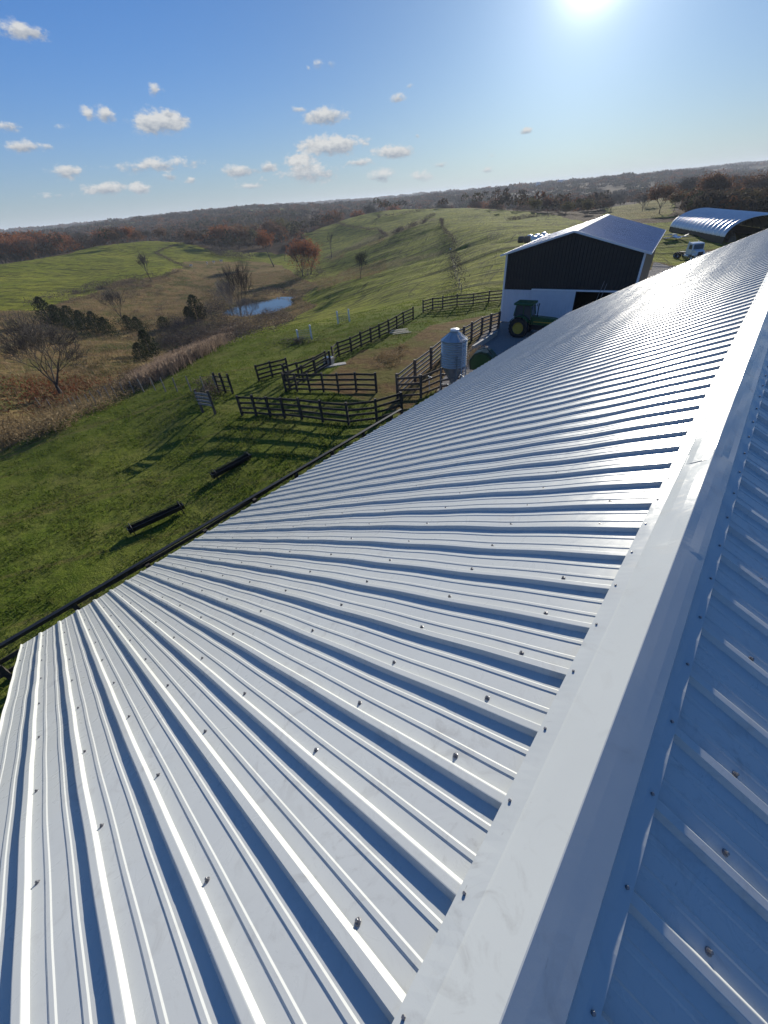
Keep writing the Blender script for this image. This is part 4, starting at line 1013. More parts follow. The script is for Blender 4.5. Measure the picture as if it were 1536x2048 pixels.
# ------------------------------------------------------------------ vegetation
def at_D(u, v, D):
    d = ray(u, v); h_ = math.hypot(d.x, d.y); x, y = CX+d.x/h_*D, CY+d.y/h_*D
    return Vector((x, y, tz(x, y)))
def BP(u, v, D):
    P = G(u, v, 900); d_ = math.hypot(P.x-CX, P.y-CY)
    return P if D*.55 < d_ < D*1.7 else at_D(u, v, D)
def top_h(P, u, v):
    d = ray(u, v); h_ = math.hypot(d.x, d.y); D = math.hypot(P.x-CX, P.y-CY); return CZ+d.z/h_*D-P.z

def grow(H, seed, spread=0.5, levels=5, kids=(3, 4), trunk=0.32, r0=None, lean=(0, 0), upb=0.25, minr=0.012, wig=0.12):
    rs = random.Random(seed); tk_ = MB(); lb = MB(); tips = []; r0 = r0 or H*0.022
    def branch(p, d, L, r_, lev):
        n = 4 if lev < 2 else 3; pts = [p]; rad = [r_]; q = p.copy(); dd = d.copy()
        for i in range(n):
            dd = (dd + Vector((rs.uniform(-1, 1), rs.uniform(-1, 1), rs.uniform(-.6, 1)))*wig + Vector((0, 0, upb*0.12))).normalized()
            q = q+dd*(L/n); pts.append(q.copy()); rad.append(max(minr*.6, r_*(1-(i+1)/n*(0.45 if lev < levels else 0.8))))
        (tk_ if lev == 0 else lb).tube(pts, rad, 8 if lev == 0 else (6 if lev < 3 else 3), lev == 0)
        if lev >= levels-1: tips.extend(pts[1:])
        if lev >= levels: return
        nk = rs.randint(*kids) + (1 if lev == 0 else 0)
        for k in range(nk):
            t = (0.35 + 0.65*(k+1)/nk) if lev > 0 else (0.72+0.28*(k+1)/nk)
            fi = t*n; i0 = min(int(fi), n-1); pp = pts[i0].lerp(pts[i0+1], fi-i0); rr_ = rad[i0]*(1-(fi-i0))+rad[i0+1]*(fi-i0)
            axd = (pts[i0+1]-pts[i0]).normalized(); o_ = axd.orthogonal().normalized(); b_ = axd.cross(o_)
            a = k*2.4+rs.uniform(-.5, .5)+lev; side = o_*math.cos(a)+b_*math.sin(a)
            sp_ = spread*rs.uniform(.7, 1.25)
            nd = (axd*math.cos(sp_)+side*math.sin(sp_)+Vector((0, 0, upb*.4))).normalized()
            branch(pp, nd, L*(rs.uniform(.62, .82) if lev else rs.uniform(1.1, 1.35)*(1-trunk)/max(trunk, .2)*.42), max(minr, rr_*rs.uniform(.55, .72)), lev+1)
    branch(Vector((0, 0, -.3)), Vector((lean[0], lean[1], 1)).normalized(), H*trunk+.3, r0, 0)
    zt = max(p.z for p in tips); s = H/zt
    for m_ in (tk_, lb): m_.v = [(a*s, b*s, c*s) for a, b, c in m_.v]
    return tk_, lb, [p*s for p in tips]
def leaves_np(cent, n, sp_, size, seed, flat=0.8):
    r_ = np.random.default_rng(seed); cent = np.asarray(cent); ci = r_.integers(0, len(cent), n)
    c = cent[ci]+r_.normal(0, 1, (n, 3))*np.array(sp_)
    a = r_.normal(0, 1, (n, 3)); a /= np.linalg.norm(a, axis=1)[:, None]; b = r_.normal(0, 1, (n, 3)); b -= a*(a*b).sum(1)[:, None]; b /= np.linalg.norm(b, axis=1)[:, None]
    s = size*r_.uniform(.6, 1.3, (n, 1)); V = np.stack([c-a*s, c-b*s*.6, c+a*s, c+b*s*.6], 1).reshape(-1, 3)
    return V, np.arange(n*4).reshape(n, 4)
def make_tree(name, label, cat, P, H, seed, leafmat=None, nleaf=0, lsize=.2, lspread=.5, group=None, **kw):
    bark = kw.pop('bark', 'limb'); fill = kw.pop('fill', 0)
    o = empty(name, P); tag(o, label, cat, group)
    tk_, lb, tips = grow(H, seed, **kw)
    tk_.build('trunk', M[bark], o, True); lb.build('limbs', M[bark], o)
    if leafmat:
        cs = [tuple(t) for t in tips]
        if fill:
            rs = random.Random(seed+1); wmx = max(math.hypot(t.x, t.y) for t in tips)*.72
            for _ in range(int(len(cs)*fill)):
                a = rs.uniform(0, 2*PI); tt = rs.uniform(0, 1); rd = wmx*math.sqrt(max(0, 1-(2*tt-1)**2))*rs.uniform(.5, 1)
                cs.append((rd*math.cos(a), rd*math.sin(a), H*(.20+.70*tt)))
        V, F_ = leaves_np(cs, nleaf, (lspread, lspread, lspread*.8), lsize, seed)
        np_mesh('crown', V, F_, M[leafmat], o, False)
    return o
# single trees one can point at
P = G(122, 787); make_tree('bare_tree', 'large bare spreading tree leaning left at the left edge, red leaves beneath it', 'tree', P, top_h(P, 60, 612), 5, spread=.58, levels=6, kids=(3, 4), trunk=.16, lean=(-.16, -.10), minr=.032, r0=.38, bark='bark_dark')
P = G(246, 640); make_tree('bare_tree', 'rounded bare tree rising behind the row of cedars', 'tree', P, top_h(P, 225, 570), 8, spread=.42, levels=5, kids=(3, 4), trunk=.12, lean=(-.12, -.1), minr=.036, bark='bark_dark')
P = BP(302, 560, 215); make_tree('bare_tree', 'slim bare tree at the foot of the left green hill', 'tree', P, top_h(P, 283, 499), 12, spread=.36, levels=5, kids=(3, 4), trunk=.25, lean=(-.12, -.12), minr=.038, bark='bark_dark')
P = G(483, 634); make_tree('bare_tree', 'tall bare tree standing left of the pond', 'tree', P, top_h(P, 482, 515), 15, spread=.34, levels=5, kids=(3, 4), trunk=.2, minr=.045, bark='bark_dark')
P = G(468, 632); make_tree('bare_tree', 'paler bare tree just left of the tall one by the pond', 'tree', P, top_h(P, 462, 548), 16, spread=.4, levels=5, kids=(3, 4), trunk=.12, minr=.028, bark='limb_pale')
P = G(500, 640); make_tree('bare_tree', 'small bushy bare tree before the pond water', 'tree', P, top_h(P, 505, 590), 17, spread=.5, levels=5, kids=(3, 4), trunk=.08, minr=.022, bark='limb_pale')
P = G(721, 557); make_tree('bare_tree', 'bare forked tree alone on the middle grass slope', 'tree', P, top_h(P, 716, 499), 22, spread=.45, levels=5, kids=(3, 4), trunk=.28, minr=.034, bark='bark_dark')
P = BP(663, 515, 300); make_tree('bare_tree', 'thin faint bare tree in the dip beyond the rust coloured pair', 'tree', P, top_h(P, 656, 462), 23, spread=.3, levels=4, kids=(3, 3), trunk=.4, minr=.045)
P = BP(570, 522, 290); make_tree('bare_tree', 'thin bare tree between the lone round tree and the rust coloured pair', 'tree', P, top_h(P, 564, 484), 24, spread=.35, levels=4, kids=(3, 3), trunk=.3, minr=.045)
P = BP(548, 533, 285); make_tree('maple_tree', 'round rust crowned tree on a bare trunk left of the pair', 'tree', P, top_h(P, 536, 459), 31, 'rust', 1900, .36, .85, spread=.5, levels=4, kids=(3, 4), trunk=.45, lean=(-.1, -.08), minr=.04)
P = BP(606, 553, 222); make_tree('maple_tree', 'left tree of the rust coloured pair above the pond, thin at its foot', 'tree', P, top_h(P, 597, 472), 33, 'rust', 2300, .26, .8, spread=.38, levels=4, kids=(3, 4), trunk=.12, lean=(-.05, 0), minr=.05, fill=.6)
P = BP(622, 549, 226); make_tree('maple_tree', 'right tree of the rust coloured pair above the pond, the fuller one', 'tree', P, top_h(P, 626, 474), 34, 'rust', 2900, .27, .9, spread=.5, levels=4, kids=(3, 4), trunk=.15, lean=(.1, .05), minr=.05, fill=.8)
P = at_D(1412, 412, 330); make_tree('oak_tree', 'broad brown leafed tree standing behind the arched shed', 'tree', P, top_h(P, 1425, 350), 36, 'brown', 5200, .5, 1.5, spread=.6, levels=4, kids=(3, 4), trunk=.15, minr=.06)
# cedars
def cedar(P, H, Wc, seed, label, group=None, n=None):
    o = empty('cedar_tree', P); tag(o, label, 'tree', group)
    mb = MB(); mb.tube([(0, 0, -.3), (0, 0, H*.5), (0, 0, H*.95)], [H*.03, H*.02, .01], 6); mb.build('trunk', M['limb'], o)
    r_ = np.random.default_rng(seed); n = n or int(2600); t = r_.uniform(0.02, 1, n)**1.1
    ph = r_.uniform(0, 2*PI, n); lob = 1+.25*np.sin(ph*3+seed)+.18*np.sin(ph*5+t*14+seed*2)+.15*np.sin(t*31+ph*2)
    rad = Wc/2*np.sqrt(np.clip(1-t, 0, 1))*(1-.35*(1-t)**6)*1.08*lob*np.sqrt(r_.uniform(.15, 1, n))
    c = np.stack([rad*np.cos(ph), rad*np.sin(ph), t*H], 1)
    s = (0.05+.035*H)*r_.uniform(.5, 1.3, (n, 1)); a = np.stack([np.cos(ph)*.6, np.sin(ph)*.6, np.full(n, .8)], 1)+r_.normal(0, .45, (n, 3)); a /= np.linalg.norm(a, axis=1)[:, None]
    b = np.cross(a, r_.normal(0, 1, (n, 3))); b /= np.linalg.norm(b, axis=1)[:, None]
    V = np.stack([c-a*s*.6, c-b*s*.3, c+a*s, c+b*s*.3], 1).reshape(-1, 3)
    np_mesh('crown', V, np.arange(n*4).reshape(n, 4), M['cedar'], o, False)
CED = [((304,712),(312,655),30,'tall pointed cedar beside the cattails'),((287,722),(280,684),30,'squat round cedar beside the tall pointed one'),((398,640),(394,588),34,'dark dense cedar standing apart left of the pond'),
       ((382,644),(378,612),20,'low dark cedar at the left foot of the dense one'),((103,648),(100,590),30,'leftmost cedar of the row, half behind the large bare tree'),((125,650),(125,606),24,'second cedar from the left in the row'),((150,655),(150,608),30,'tallest broad cedar in the left half of the row'),((172,660),(170,618),24,'cedar right of the tallest broad one in the row'),
       ((198,664),(196,620),26,'cedar left of the rounded bare tree'),((218,668),(216,632),24,'low cedar at the foot of the rounded bare tree'),((262,660),(262,628),22,'cedar just right of the rounded bare tree'),((280,662),(280,632),22,'olive green cedar second from the right end of the row'),((330,655),(330,632),24,'low rounded cedar at the right end of the row')]
for i, (b, t, wpx, lb) in enumerate(CED):
    P = G(*b); H = max(1.5, top_h(P, *t)); D = (P-CAM).length; c = max(wpx/F_PX*D*1.0, H*.75)
    cedar(P, H, c, i+3, lb, 'cedars in the valley')
# proto trees for the wood edge, copied
def proto(kind, seed):
    pr_ = {'rust': ('wrust', 1500), 'brown': ('brown', 1500), 'olive': ('olive', 1500), 'grey': ('greyt', 1000)}[kind]
    o = make_tree('forest_tree', 'x', 'tree', (0, 0, 0), 10.0, seed, pr_[0], pr_[1], .30 if kind != 'grey' else .16, .62, spread=.5, levels=4, kids=(3, 4), trunk=.28, minr=.05)
    return o
protos = {k: [proto(k, 50+i*7+j) for j in range(2)] for i, k in enumerate(('rust', 'brown', 'olive', 'grey'))}
used = {}
LBL = {'rust': 'rust red tree', 'brown': 'brown leafed tree', 'olive': 'olive tinted tree', 'grey': 'grey leafless tree'}
def place(kind, P, H, where, group, sc=1.0):
    j = random.randint(0, 1); pr_ = protos[kind][j]; key = (kind, j)
    o = pr_ if key not in used else copy_tree(pr_); used[key] = 1
    o.location = P; s = H/10; o.scale = (s*sc, s*sc, s); o.rotation_euler = (0, 0, random.uniform(0, 6.28))
    o['label'] = LBL[kind]+' '+where; o['group'] = group
    return o
W1 = 'in the belt of wood left of the green hill'; g1 = 'trees in the belt left of the green hill'
for k in range(34):
    u = random.uniform(-10, 192); D = random.uniform(395, 520); vb = 505-0.05*u; P = at_D(u, 500, D)
    H = top_h(P, u, 474-0.06*u+random.uniform(-9, 9)); place(random.choice(['brown', 'rust', 'rust', 'grey', 'brown', 'rust']), P, max(9, H), W1, g1+' '+'', 1.15)
W2 = 'behind the crest of the left green hill'; g2 = 'trees behind the crest of the left green hill'
for u, vt, kd in [(213,458,'rust'),(226,452,'brown'),(243,450,'grey'),(262,452,'rust'),(200,470,'brown'),(278,455,'brown'),(300,462,'grey'),(325,452,'brown'),(345,458,'grey')]:
    P = at_D(u, 490, random.uniform(455, 500)); place(kd, P, max(9, top_h(P, u, vt)), W2, g2)
for u, v, vt, D, lb in [(243,505,455,400,'slender leaning brown tree standing alone left on the hill crest'),(272,498,450,410,'slender leaning rust tree standing alone right on the hill crest')]:
    P = at_D(u, v, D); o = place('brown' if u < 250 else 'rust', P, top_h(P, u-6, vt), W2, g2, .6); o['label'] = lb; del o['group']; o.rotation_euler = (-.08, -.10, 1)
W3 = 'in the hollow between the two green hills'; g3 = 'trees in the hollow between the green hills'
for k in range(34):
    u = random.uniform(372, 600); D = random.uniform(430, 600); P = at_D(u, 480, D); vt = 462-(u-372)*.10+random.uniform(-8, 12)
    place(random.choice(['brown', 'rust', 'rust', 'brown', 'olive', 'grey']), P, max(8, top_h(P, u, vt)), W3, g3, 1.2)
P = at_D(447, 492, 415); o = place('rust', P, top_h(P, 447, 450), W3, g3, 1.1); o['label'] = 'bright rust red tree at the near edge of the hollow wood'; del o['group']
P = at_D(387, 488, 425); o = place('brown', P, top_h(P, 387, 458), W3, g3, 1.1); o['label'] = 'golden brown tree just beyond the crest of the left hill'; del o['group']
W4 = 'in the belt of wood beyond the hill behind the barns'; g4 = 'trees in the belt beyond the hill behind the barns'
for k in range(48):
    u = random.uniform(640, 1300); D = random.uniform(540, 760) if u < 1150 else random.uniform(430, 700); P = at_D(u, 430, D)
    vt = 412-(u-640)*.045+random.uniform(-8, 8); place(random.choice(['brown', 'grey', 'grey', 'brown', 'rust']), P, max(8, min(19, top_h(P, u, vt))), W4, g4, 1.2)
for k in range(16):
    u = random.uniform(1050, 1215) if k % 4 else random.uniform(1215, 1340); D = random.uniform(330, 430); P = at_D(u, 430, D)
    place(random.choice(['brown', 'grey', 'grey', 'brown', 'olive']), P, random.uniform(6, 10), W4, g4, 1.25)
W5 = 'in the wood at the far right beyond the arched shed'; g5 = 'trees at the far right beyond the arched shed'
for k in range(22):
    u = random.uniform(1300, 1600); D = random.uniform(300, 520); P = at_D(u, 430, D)
    if abs(u-1410) < 40 and D < 360: continue
    place(random.choice(['brown', 'grey', 'grey', 'olive']), P, random.uniform(9, 16), W5, g5, 1.2)

# the far woods as one mass of crowns
def crowns(n, a0, a1, d0, d1, hr, rr_, k, seed, size):
    r_ = np.random.default_rng(seed); azs = r_.uniform(R(a0), R(a1), n); D = np.sqrt(r_.uniform(d0**2, d1**2, n))
    x = CX+np.sin(azs)*D; y = CY+np.cos(azs)*D; z = TZ(x, y); zc = zone_cols(x, y, z); keep = zc[:, 1] > .5
    x, y, z, D = x[keep], y[keep], z[keep], D[keep]; m = len(x)
    h = r_.uniform(*hr, m)*(1+.45*hnoise(x, y, 1/90., 77)); w_ = r_.uniform(*rr_, m)
    pal = np.array([(.20, .085, .040), (.085, .052, .036), (.22, .090, .040), (.075, .062, .052), (.065, .055, .045), (.085, .070, .034), (.030, .045, .018), (.10, .07, .045)])
    pc = pal[(np.clip(hnoise(x, y, 1/60., 41)*6+4+r_.normal(0, 1.8, m), 0, 7.99)).astype(int)]*r_.uniform(.75, 1.25, (m, 1))
    dr = r_.normal(0, 1, (m, k, 3)); dr /= np.linalg.norm(dr, axis=2)[..., None]; rad = r_.uniform(.55, 1, (m, k, 1))**.5
    dr[..., 2] = np.abs(dr[..., 2])*1.1-.35
    c = dr*rad*np.stack([w_, w_, h*.42], 1)[:, None, :] + np.stack([x, y, z+h*.55], 1)[:, None, :]
    a = r_.normal(0, 1, (m, k, 3)); a[..., 2] *= 1.4; a /= np.linalg.norm(a, axis=2)[..., None]; b = np.cross(a, r_.normal(0, 1, (m, k, 3))); b /= np.linalg.norm(b, axis=2)[..., None]
    s = (size*r_.uniform(.5, 1.3, (m, k, 1)))*w_[:, None, None]
    V = np.stack([c-a*s, c-b*s*.6, c+a*s, c+b*s*.6], 2).reshape(-1, 3)
    cols_ = np.repeat(np.concatenate([pc, np.ones((m, 1))], 1), k*4, 0)
    return V, cols_
wm = MT('woodland_leaves'); at = wm.node('ShaderNodeAttribute', attribute_name='Col'); nn = wm.noise(wm.pos(), .5, 3, .6)
cc = wm.mix(wm.rng(nn, .35, .7), at.outputs['Color'], (0.05, 0.04, 0.03)); wm.set(Base_Color=cc, Roughness=.85, Specular_IOR_Level=.1)
trn = wm.node('ShaderNodeBsdfTranslucent'); wm.l.new(cc, trn.inputs[0]); mxx = wm.node('ShaderNodeMixShader'); mxx.inputs[0].default_value = .25
wm.l.new(wm.b.outputs[0], mxx.inputs[1]); wm.l.new(trn.outputs[0], mxx.inputs[2]); wm.l.new(mxx.outputs[0], wm.out.inputs[0]); M['woodleaf'] = wm.m
parts = [crowns(1000, -8.5, 4, 215, 385, (7, 12), (2.8, 4.5), 90, 15, .17), crowns(4200, -96, 6, 380, 800, (7, 14), (3.2, 5.5), 64, 5, .20), crowns(5200, -96, 6, 800, 1700, (6, 12), (6, 10), 36, 6, .24), crowns(5200, -94, 4, 1700, 4500, (7, 14), (14, 26), 26, 8, .26)]
V = np.concatenate([p[0] for p in parts]); cl = np.concatenate([p[1] for p in parts])
wd = np_mesh('woodland', V, np.arange(len(V)).reshape(-1, 4), M['woodleaf'], None, False, cl); tag(wd, 'brown and rust autumn woods covering the hills out to the horizon', 'woodland', None, 'stuff')

# hedgerows and fence rows
def hedgerow(px, label, D=None, h=1.4, w_=.9, mat='brush', dens=26, size=.13):
    pts = [BP(u, v, D[i]) if D else G(u, v) for i, (u, v) in enumerate(px)]
    cents = []; O_ = pts[0]
    for a, b in zip(pts[:-1], pts[1:]):
        n = max(2, int((b-a).length/1.2))
        for i in range(n):
            q = a.lerp(b, i/n); z = tz(q.x, q.y); cents.append((q.x-O_.x+random.gauss(0, .3), q.y-O_.y+random.gauss(0, .3), z-O_.z+h*.4*random.uniform(.5, 1.5)))
    V, F_ = leaves_np(cents, len(cents)*dens, (w_*.5, w_*.5, h*.3), size, len(cents)); o = np_mesh('hedgerow', V, F_, M[mat], None, False); o.location = O_
    tag(o, label, 'hedgerow')
hedgerow([(671,442),(691,453),(726,458),(759,461),(801,464)], 'dark overgrown fence row curving across the far green hillside', [450,425,400,385,372], 2.0, 1.6, 'brush', 30, .22)
hedgerow([(801,464),(826,453),(850,442),(870,431)], 'dark overgrown fence row climbing from the hollow to the hill top', [372,385,395,410], 2.2, 2, 'brush', 30, .22)
hedgerow([(757,437),(759,434),(781,432),(803,429),(826,425),(850,421)], 'short dark hedge line near the top of the far green hill', [440,455,465,475,490,505], 2.0, 1.6, 'brush', 30, .22)
hedgerow([(1016,442),(1040,438),(1075,434),(1107,432)], 'dark hedge line along the crest left of the black and white barn roof', [300,320,335,350], 1.8, 1.4, 'brush', 30, .2)
hedgerow([(881,440),(884,456),(893,468),(905,478),(911,492)], 'brushy fence row curving over the upper green slope', [300,255,225,200,178], 1.6, 1.1, 'brush', 30, .15)
hedgerow([(903,515),(908,535),(914,560),(921,586)], 'tall bare brush along the fence line left of the barn', [140,118,98,82], 4.0, 1.5, 'greyt', 60, .09)
hedgerow([(363,487),(340,495),(312,507),(337,520),(367,533),(380,537)], 'fence row bending over the left green hill', [430,400,370,320,280,270], 1.5, 1.2, 'brush', 26, .18)
hedgerow([(60,612),(127,592),(177,578),(240,562),(333,553),(367,543)], 'dark brushy fence row along the foot of the left green hill', None, 2.2, 1.8, 'brush', 40, .16)
hedgerow([(425,506),(450,512),(475,516),(505,519)], 'grey thicket at the end of the left green hill', [390,370,350,340], 5, 5, 'greyt', 110, .28)
hedgerow([(650,520),(672,512),(700,501),(730,490),(760,478),(800,462),(836,451)], 'dark brush filling the bottom of the ravine between the two grass slopes', [268,270,274,276,280,282,284], 2.0, 2.2, 'greyt', 40, .16)
# brush round the pond and along the stream (uncountable)
def scrub(poly, n, h, mat, size, label, seed, spread=.7, per=30, name='thicket', cat='brush'):
    r_ = random.Random(seed); cents = []; us = [p[0] for p in poly]; vs = [p[1] for p in poly]; O_ = None
    while len(cents) < n:
        u = r_.uniform(min(us), max(us)); v = r_.uniform(min(vs), max(vs))
        if not inpoly(np.array([u]), np.array([v]), poly)[0]: continue
        P = G(u, v, 600); O_ = O_ or P; hh = h*r_.uniform(.4, 1.3)
        for k in range(3): cents.append(tuple(P-O_+Vector((r_.gauss(0, .4), r_.gauss(0, .4), hh*(.2+.3*k)))))
    V, F_ = leaves_np(cents, len(cents)*per, (spread, spread, h*.22), size, seed); o = np_mesh(name, V, F_, M[mat], None, False); o.location = O_
    tag(o, label, cat, None, 'stuff')
scrub([(455,640),(500,645),(560,628),(590,640),(560,660),(500,672),(450,685),(420,680)], 230, 1.5, 'brush', .12, 'dry brown brush between the pond and the near pasture', 3)
scrub([(400,650),(470,652),(520,660),(470,690),(410,690),(370,690)], 200, 1.8, 'greyt', .09, 'grey leafless thicket along the stream', 4)
scrub([(420,600),(450,590),(468,610),(462,645),(430,655),(410,640)], 110, 3.2, 'greyt', .11, 'grey brown saplings at the left end of the pond', 5, 1.0, 45)
scrub([(500,590),(520,582),(560,580),(600,584),(612,600),(602,600),(560,592),(520,597)], 110, 1.2, 'brush', .14, 'dark scrub along the far bank of the pond', 6)
scrub([(415,585),(440,575),(475,590),(478,640),(450,655),(415,645)], 120, 3.6, 'greyt', .13, 'tall leafless scrub screening the left end of the pond', 21, 1.1, 34)
scrub([(300,655),(345,640),(400,655),(450,655),(470,668),(420,690),(370,700),(330,700),(310,680)], 230, 1.7, 'brush', .12, 'dark tangled brush along the creek between the cedars and the pond', 31, .9, 36)
scrub([(345,645),(400,650),(445,665),(400,690),(350,690)], 120, 2.2, 'greyt', .10, 'leafless saplings standing in the creek brush', 32, .7, 40)
scrub([(170,570),(260,555),(300,565),(240,600),(150,605),(120,598)], 130, 1.5, 'brush', .13, 'dark brambles on the slope behind the cedars', 33, .9, 34)
scrub([(470,628),(520,632),(560,622),(580,628),(540,645),(480,648)], 90, 1.7, 'brush', .12, 'brown shrubs on the near bank of the pond', 22, .8, 34)
scrub([(90,640),(120,660),(200,680),(280,680),(345,660),(340,640),(260,650),(180,640),(110,625)], 120, 1.9, 'cedar', .13, 'low dark evergreen scrub filling in between the cedars', 23, 1.1, 40)
scrub([(150,600),(230,585),(320,575),(390,600),(370,640),(250,640),(150,640)], 130, .8, 'brush', .12, 'scattered brown weeds in the middle of the valley', 24, .7, 24)
scrub([(130,700),(230,700),(300,700),(270,760),(200,790),(130,750)], 120, .7, 'olive', .11, 'scattered olive weeds on the valley floor', 25, .7, 24)
scrub([(590,545),(640,540),(650,552),(625,560),(592,566)], 70, 2.2, 'greyt', .16, 'dark undergrowth beneath the rust coloured pair of trees', 7)
scrub([(130,610),(240,600),(300,590),(380,560),(400,545),(380,540),(300,548),(180,575),(110,598)], 150, 1.2, 'brush', .13, 'dark brush below the foot of the left hill', 8)
scrub([(-60,850),(60,850),(180,810),(260,770),(330,745),(300,775),(180,835),(60,885),(-60,905)], 500, .8, 'drygrass', .09, 'dry weeds along the brow of the near pasture', 9, .6, 26)
scrub([(1240,600),(1290,560),(1300,540),(1250,590)], 1, .3, 'drygrass', .05, 'x', 9) if False else None
scrub([(350,700),(330,740),(240,800),(200,790),(300,720)], 130, .7, 'brush', .09, 'low dead brush between cedars and cattails', 10)
scrub([(403,760),(425,762),(440,772),(436,800),(410,812)], 46, .7, 'brush', .06, 'dry weeds grown up behind the short board panel', 12, .35, 40)
scrub([(755,710),(800,688),(812,700),(790,730),(765,735)], 60, .35, 'drygrass', .05, 'rust coloured weeds in the pen beside the steel bin', 13, .3, 40)
scrub([(936,700),(952,705),(955,730),(930,745)], 40, .5, 'drygrass', .05, 'straw and weeds right of the steel bin', 14, .3, 40)
# cattails
def blades(P, h0, h1, w_, seed, lean=.25, per=1):
    r_ = np.random.default_rng(seed); n = len(P); h = r_.uniform(h0, h1, n); a = r_.uniform(0, 2*PI, n); wx = np.cos(a)*w_; wy = np.sin(a)*w_
    lx = r_.normal(0, lean, n)*h; ly = r_.normal(0, lean, n)*h
    V = np.stack([np.stack([P[:, 0]-wx, P[:, 1]-wy, P[:, 2]-.02], 1), np.stack([P[:, 0]+wx, P[:, 1]+wy, P[:, 2]-.02], 1), np.stack([P[:, 0]+lx+wx*.25, P[:, 1]+ly+wy*.25, P[:, 2]+h], 1), np.stack([P[:, 0]+lx-wx*.25, P[:, 1]+ly-wy*.25, P[:, 2]+h], 1)], 1).reshape(-1, 3)
    return V
cr = []; rs_ = random.Random(4); poly = [(300,742),(335,722),(380,700),(440,672),(462,664),(455,684),(400,716),(340,750),(290,775),(270,770)]
anch = []
while len(anch) < 170:
    u, v = rs_.uniform(270, 465), rs_.uniform(660, 780)
    if inpoly(np.array([u]), np.array([v]), poly)[0]: anch.append(G(u, v, 400))
anch = np.array([tuple(a) for a in anch]); r_ = np.random.default_rng(9); n = 11000
pp = anch[r_.integers(0, len(anch), n)].copy(); pp[:, :2] += r_.normal(0, .8, (n, 2)); pp[:, 2] = TZ(pp[:, 0], pp[:, 1])
V = blades(pp, .7, 1.5, .022, 3, .16); Vp = pp.copy(); Vp[:, 2] += 1.1; V2 = blades(Vp[:4000]+np.array([0, 0, 0]), .2, .45, .05, 5, .1)
V = np.vstack([V, V2]); ct_ = np_mesh('cattails', V, np.arange(len(V)).reshape(-1, 4), M['cattail'], None, False); tag(ct_, 'stand of dry brown cattails along the stream', 'cattails', None, 'stuff')
# grass tufts on the near pasture, coarse dry grass in the valley
def scatter(n, a0, a1, d0, d1, seed, pw=1.0):
    r_ = np.random.default_rng(seed); azs = r_.uniform(R(a0), R(a1), n); D = (r_.uniform(d0**pw, d1**pw, n))**(1/pw); x = CX+np.sin(azs)*D; y = CY+np.cos(azs)*D
    cl_ = hnoise(x, y, 1/1.1, 51)+hnoise(x, y, 1/.35, 52)*.7; k = cl_ > r_.uniform(-.35, .45, n); x, y = x[k], y[k]
    z = TZ(x, y); zc = zone_cols(x, y, z); return x, y, z, zc, np.hypot(x-CX, y-CY)
x, y, z, zc, D = scatter(260000, -104, -16, 13, 75, 61, 1.3)
k = (zc[:, 0] < .5) & (zc[:, 2] < .3) & ~((x > -6.2) & (x < 6.2) & (y > -2) & (y < 19)); P_ = np.stack([x, y, z], 1)[k]
V = blades(P_, .05, .15, .030, 62, .5); V[:, :] = V; gt = np_mesh('grass', V, np.arange(len(V)).reshape(-1, 4), M['grassblade'], None, False); tag(gt, 'short green grass tufts of the near pasture', 'grass', None, 'stuff')
x, y, z, zc, D = scatter(230000, -100, -40, 45, 260, 63, 1.2); k = (zc[:, 0] > .5); P_ = np.stack([x, y, z], 1)[k]
V = blades(P_, .25, .75, .05, 64, .45); dg = np_mesh('tall_dry_grass', V, np.arange(len(V)).reshape(-1, 4), M['drygrass'], None, False); tag(dg, 'tall tawny dead grass filling the valley', 'dry grass', None, 'stuff')
B = G(118, 790); n = 5200; r_ = np.random.default_rng(5); x = B.x-3+r_.normal(0, 4.2, n); y = B.y+.5+r_.normal(0, 3.6, n); z = TZ(x, y)+.06
V, F_ = leaves_np(np.stack([x, y, z], 1), n, (.1, .1, .03), .13, 7); lf = np_mesh('fallen_leaves', V, F_, M['redleaf'], None, False); tag(lf, 'red brown leaves lying under the large bare tree', 'fallen leaves', None, 'stuff')
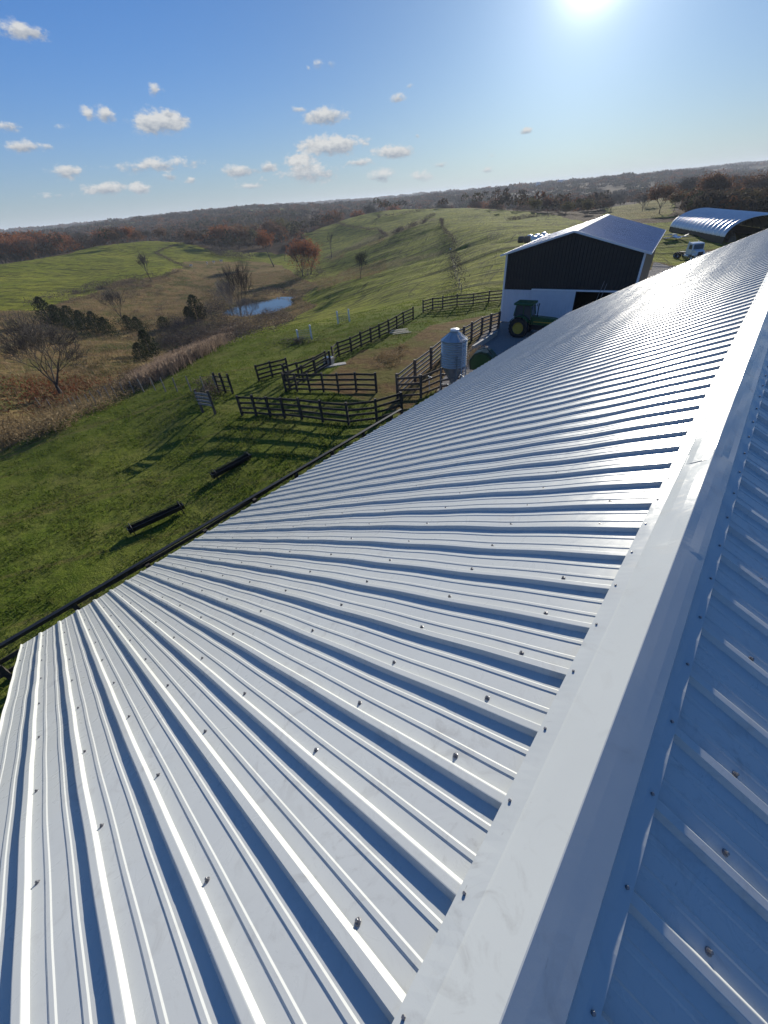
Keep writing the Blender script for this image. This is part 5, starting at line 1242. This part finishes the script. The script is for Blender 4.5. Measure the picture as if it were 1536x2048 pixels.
# fence posts of the brushy row, a capped post, far farm buildings
ws = [BP(u, v, D) for u, v, D in [(903,520,135),(906,532,120),(910,548,106),(914,562,97),(918,575,88),(922,588,80)]]
wf2 = empty('wire_fence', ws[0]); tag(wf2, 'wire fence on thin posts under the tall bare brush left of the barn', 'fence')
for p in ws: mb = MB(); mb.tube([p-ws[0]-Vector((0, 0, .2)), p-ws[0]+Vector((0, 0, 1.4))], .06, 6); mb.build('post', M['post'], wf2)
mb = MB()
for a, b in zip(ws[:-1], ws[1:]):
    for q in (.4, .8, 1.2): mb.tube([a-ws[0]+Vector((0, 0, q)), b-ws[0]+Vector((0, 0, q))], .008, 3)
mb.build('wire', M['fence'], wf2)
P = BP(900, 515, 142); cp = empty('marker_post', P); tag(cp, 'thin dark post with a bright cap at the top of the brushy fence row', 'post'); hp = max(1.5, top_h(P, 899, 499)); mb = MB(); mb.tube([(0, 0, -.2), (0, 0, hp)], .07, 8); mb.build('post_shaft', M['fence'], cp); mb = MB(); mb.lathe([(.2, hp-.1), (.24, hp+.1), (.12, hp+.3), (0, hp+.32)], 10); mb.build('cap', M['trim'], cp)
for (u, v, D, L, lb) in [(1372,347,2100,13,'white farm shed on the horizon above the arched shed'),(1125,370,2100,8,'tiny white farmhouse on the wooded ridge left of the barn peak'),(1118,377,1700,12,'long pale farm building in the far trees'),(1075,376,1700,9,'tiny bright roof left of the long pale building')]:
    P = at_D(u, v, D); zt = CZ+ray(u, v).z/math.hypot(ray(u, v).x, ray(u, v).y)*D; o = empty('farm_building', (P.x, P.y, 0), random.uniform(-.5, .5)); tag(o, lb, 'farm building')
    mb = MB(); zz = P.z+12; mb.box(-L/2, -5, P.z-2, L/2, 5, zz); mb.build('walls', M['trim'], o)
    mb = MB(); mb.prism([(-5.5, zz), (5.5, zz), (0, zz+2.5)], -L/2-.4, L/2+.4, Matrix.Rotation(PI/2, 4, 'Z')); mb.build('roof', M['roof_far'], o)
for k_, v_ in protos.items():
    for j, o in enumerate(v_):
        if (k_, j) not in used:
            for ch in list(o.children): bpy.data.objects.remove(ch)
            bpy.data.objects.remove(o)

# ------------------------------------------------------------------ haze
def haze(density):
    z0 = float(Z.min())-1.0; z1 = max(60.0, float(Z.max())+30); mb = MB(); mb.box(-9300, -9300, z0, 9300, 9300, z1)
    m = bpy.data.materials.new('haze_air'); m.use_nodes = True; t = m.node_tree; t.nodes.remove(t.nodes['Principled BSDF'])
    pv = t.nodes.new('ShaderNodeVolumePrincipled'); pv.inputs['Density'].default_value = density; pv.inputs['Color'].default_value = (.80, .88, 1, 1); pv.inputs['Anisotropy'].default_value = 0.1
    t.links.new(pv.outputs[0], t.nodes['Material Output'].inputs['Volume'])
    o = mb.build('haze', m); tag(o, 'thin blue haze over the hills', 'haze', None, 'stuff')
HAZE = 0.00013
if HAZE: haze(HAZE)
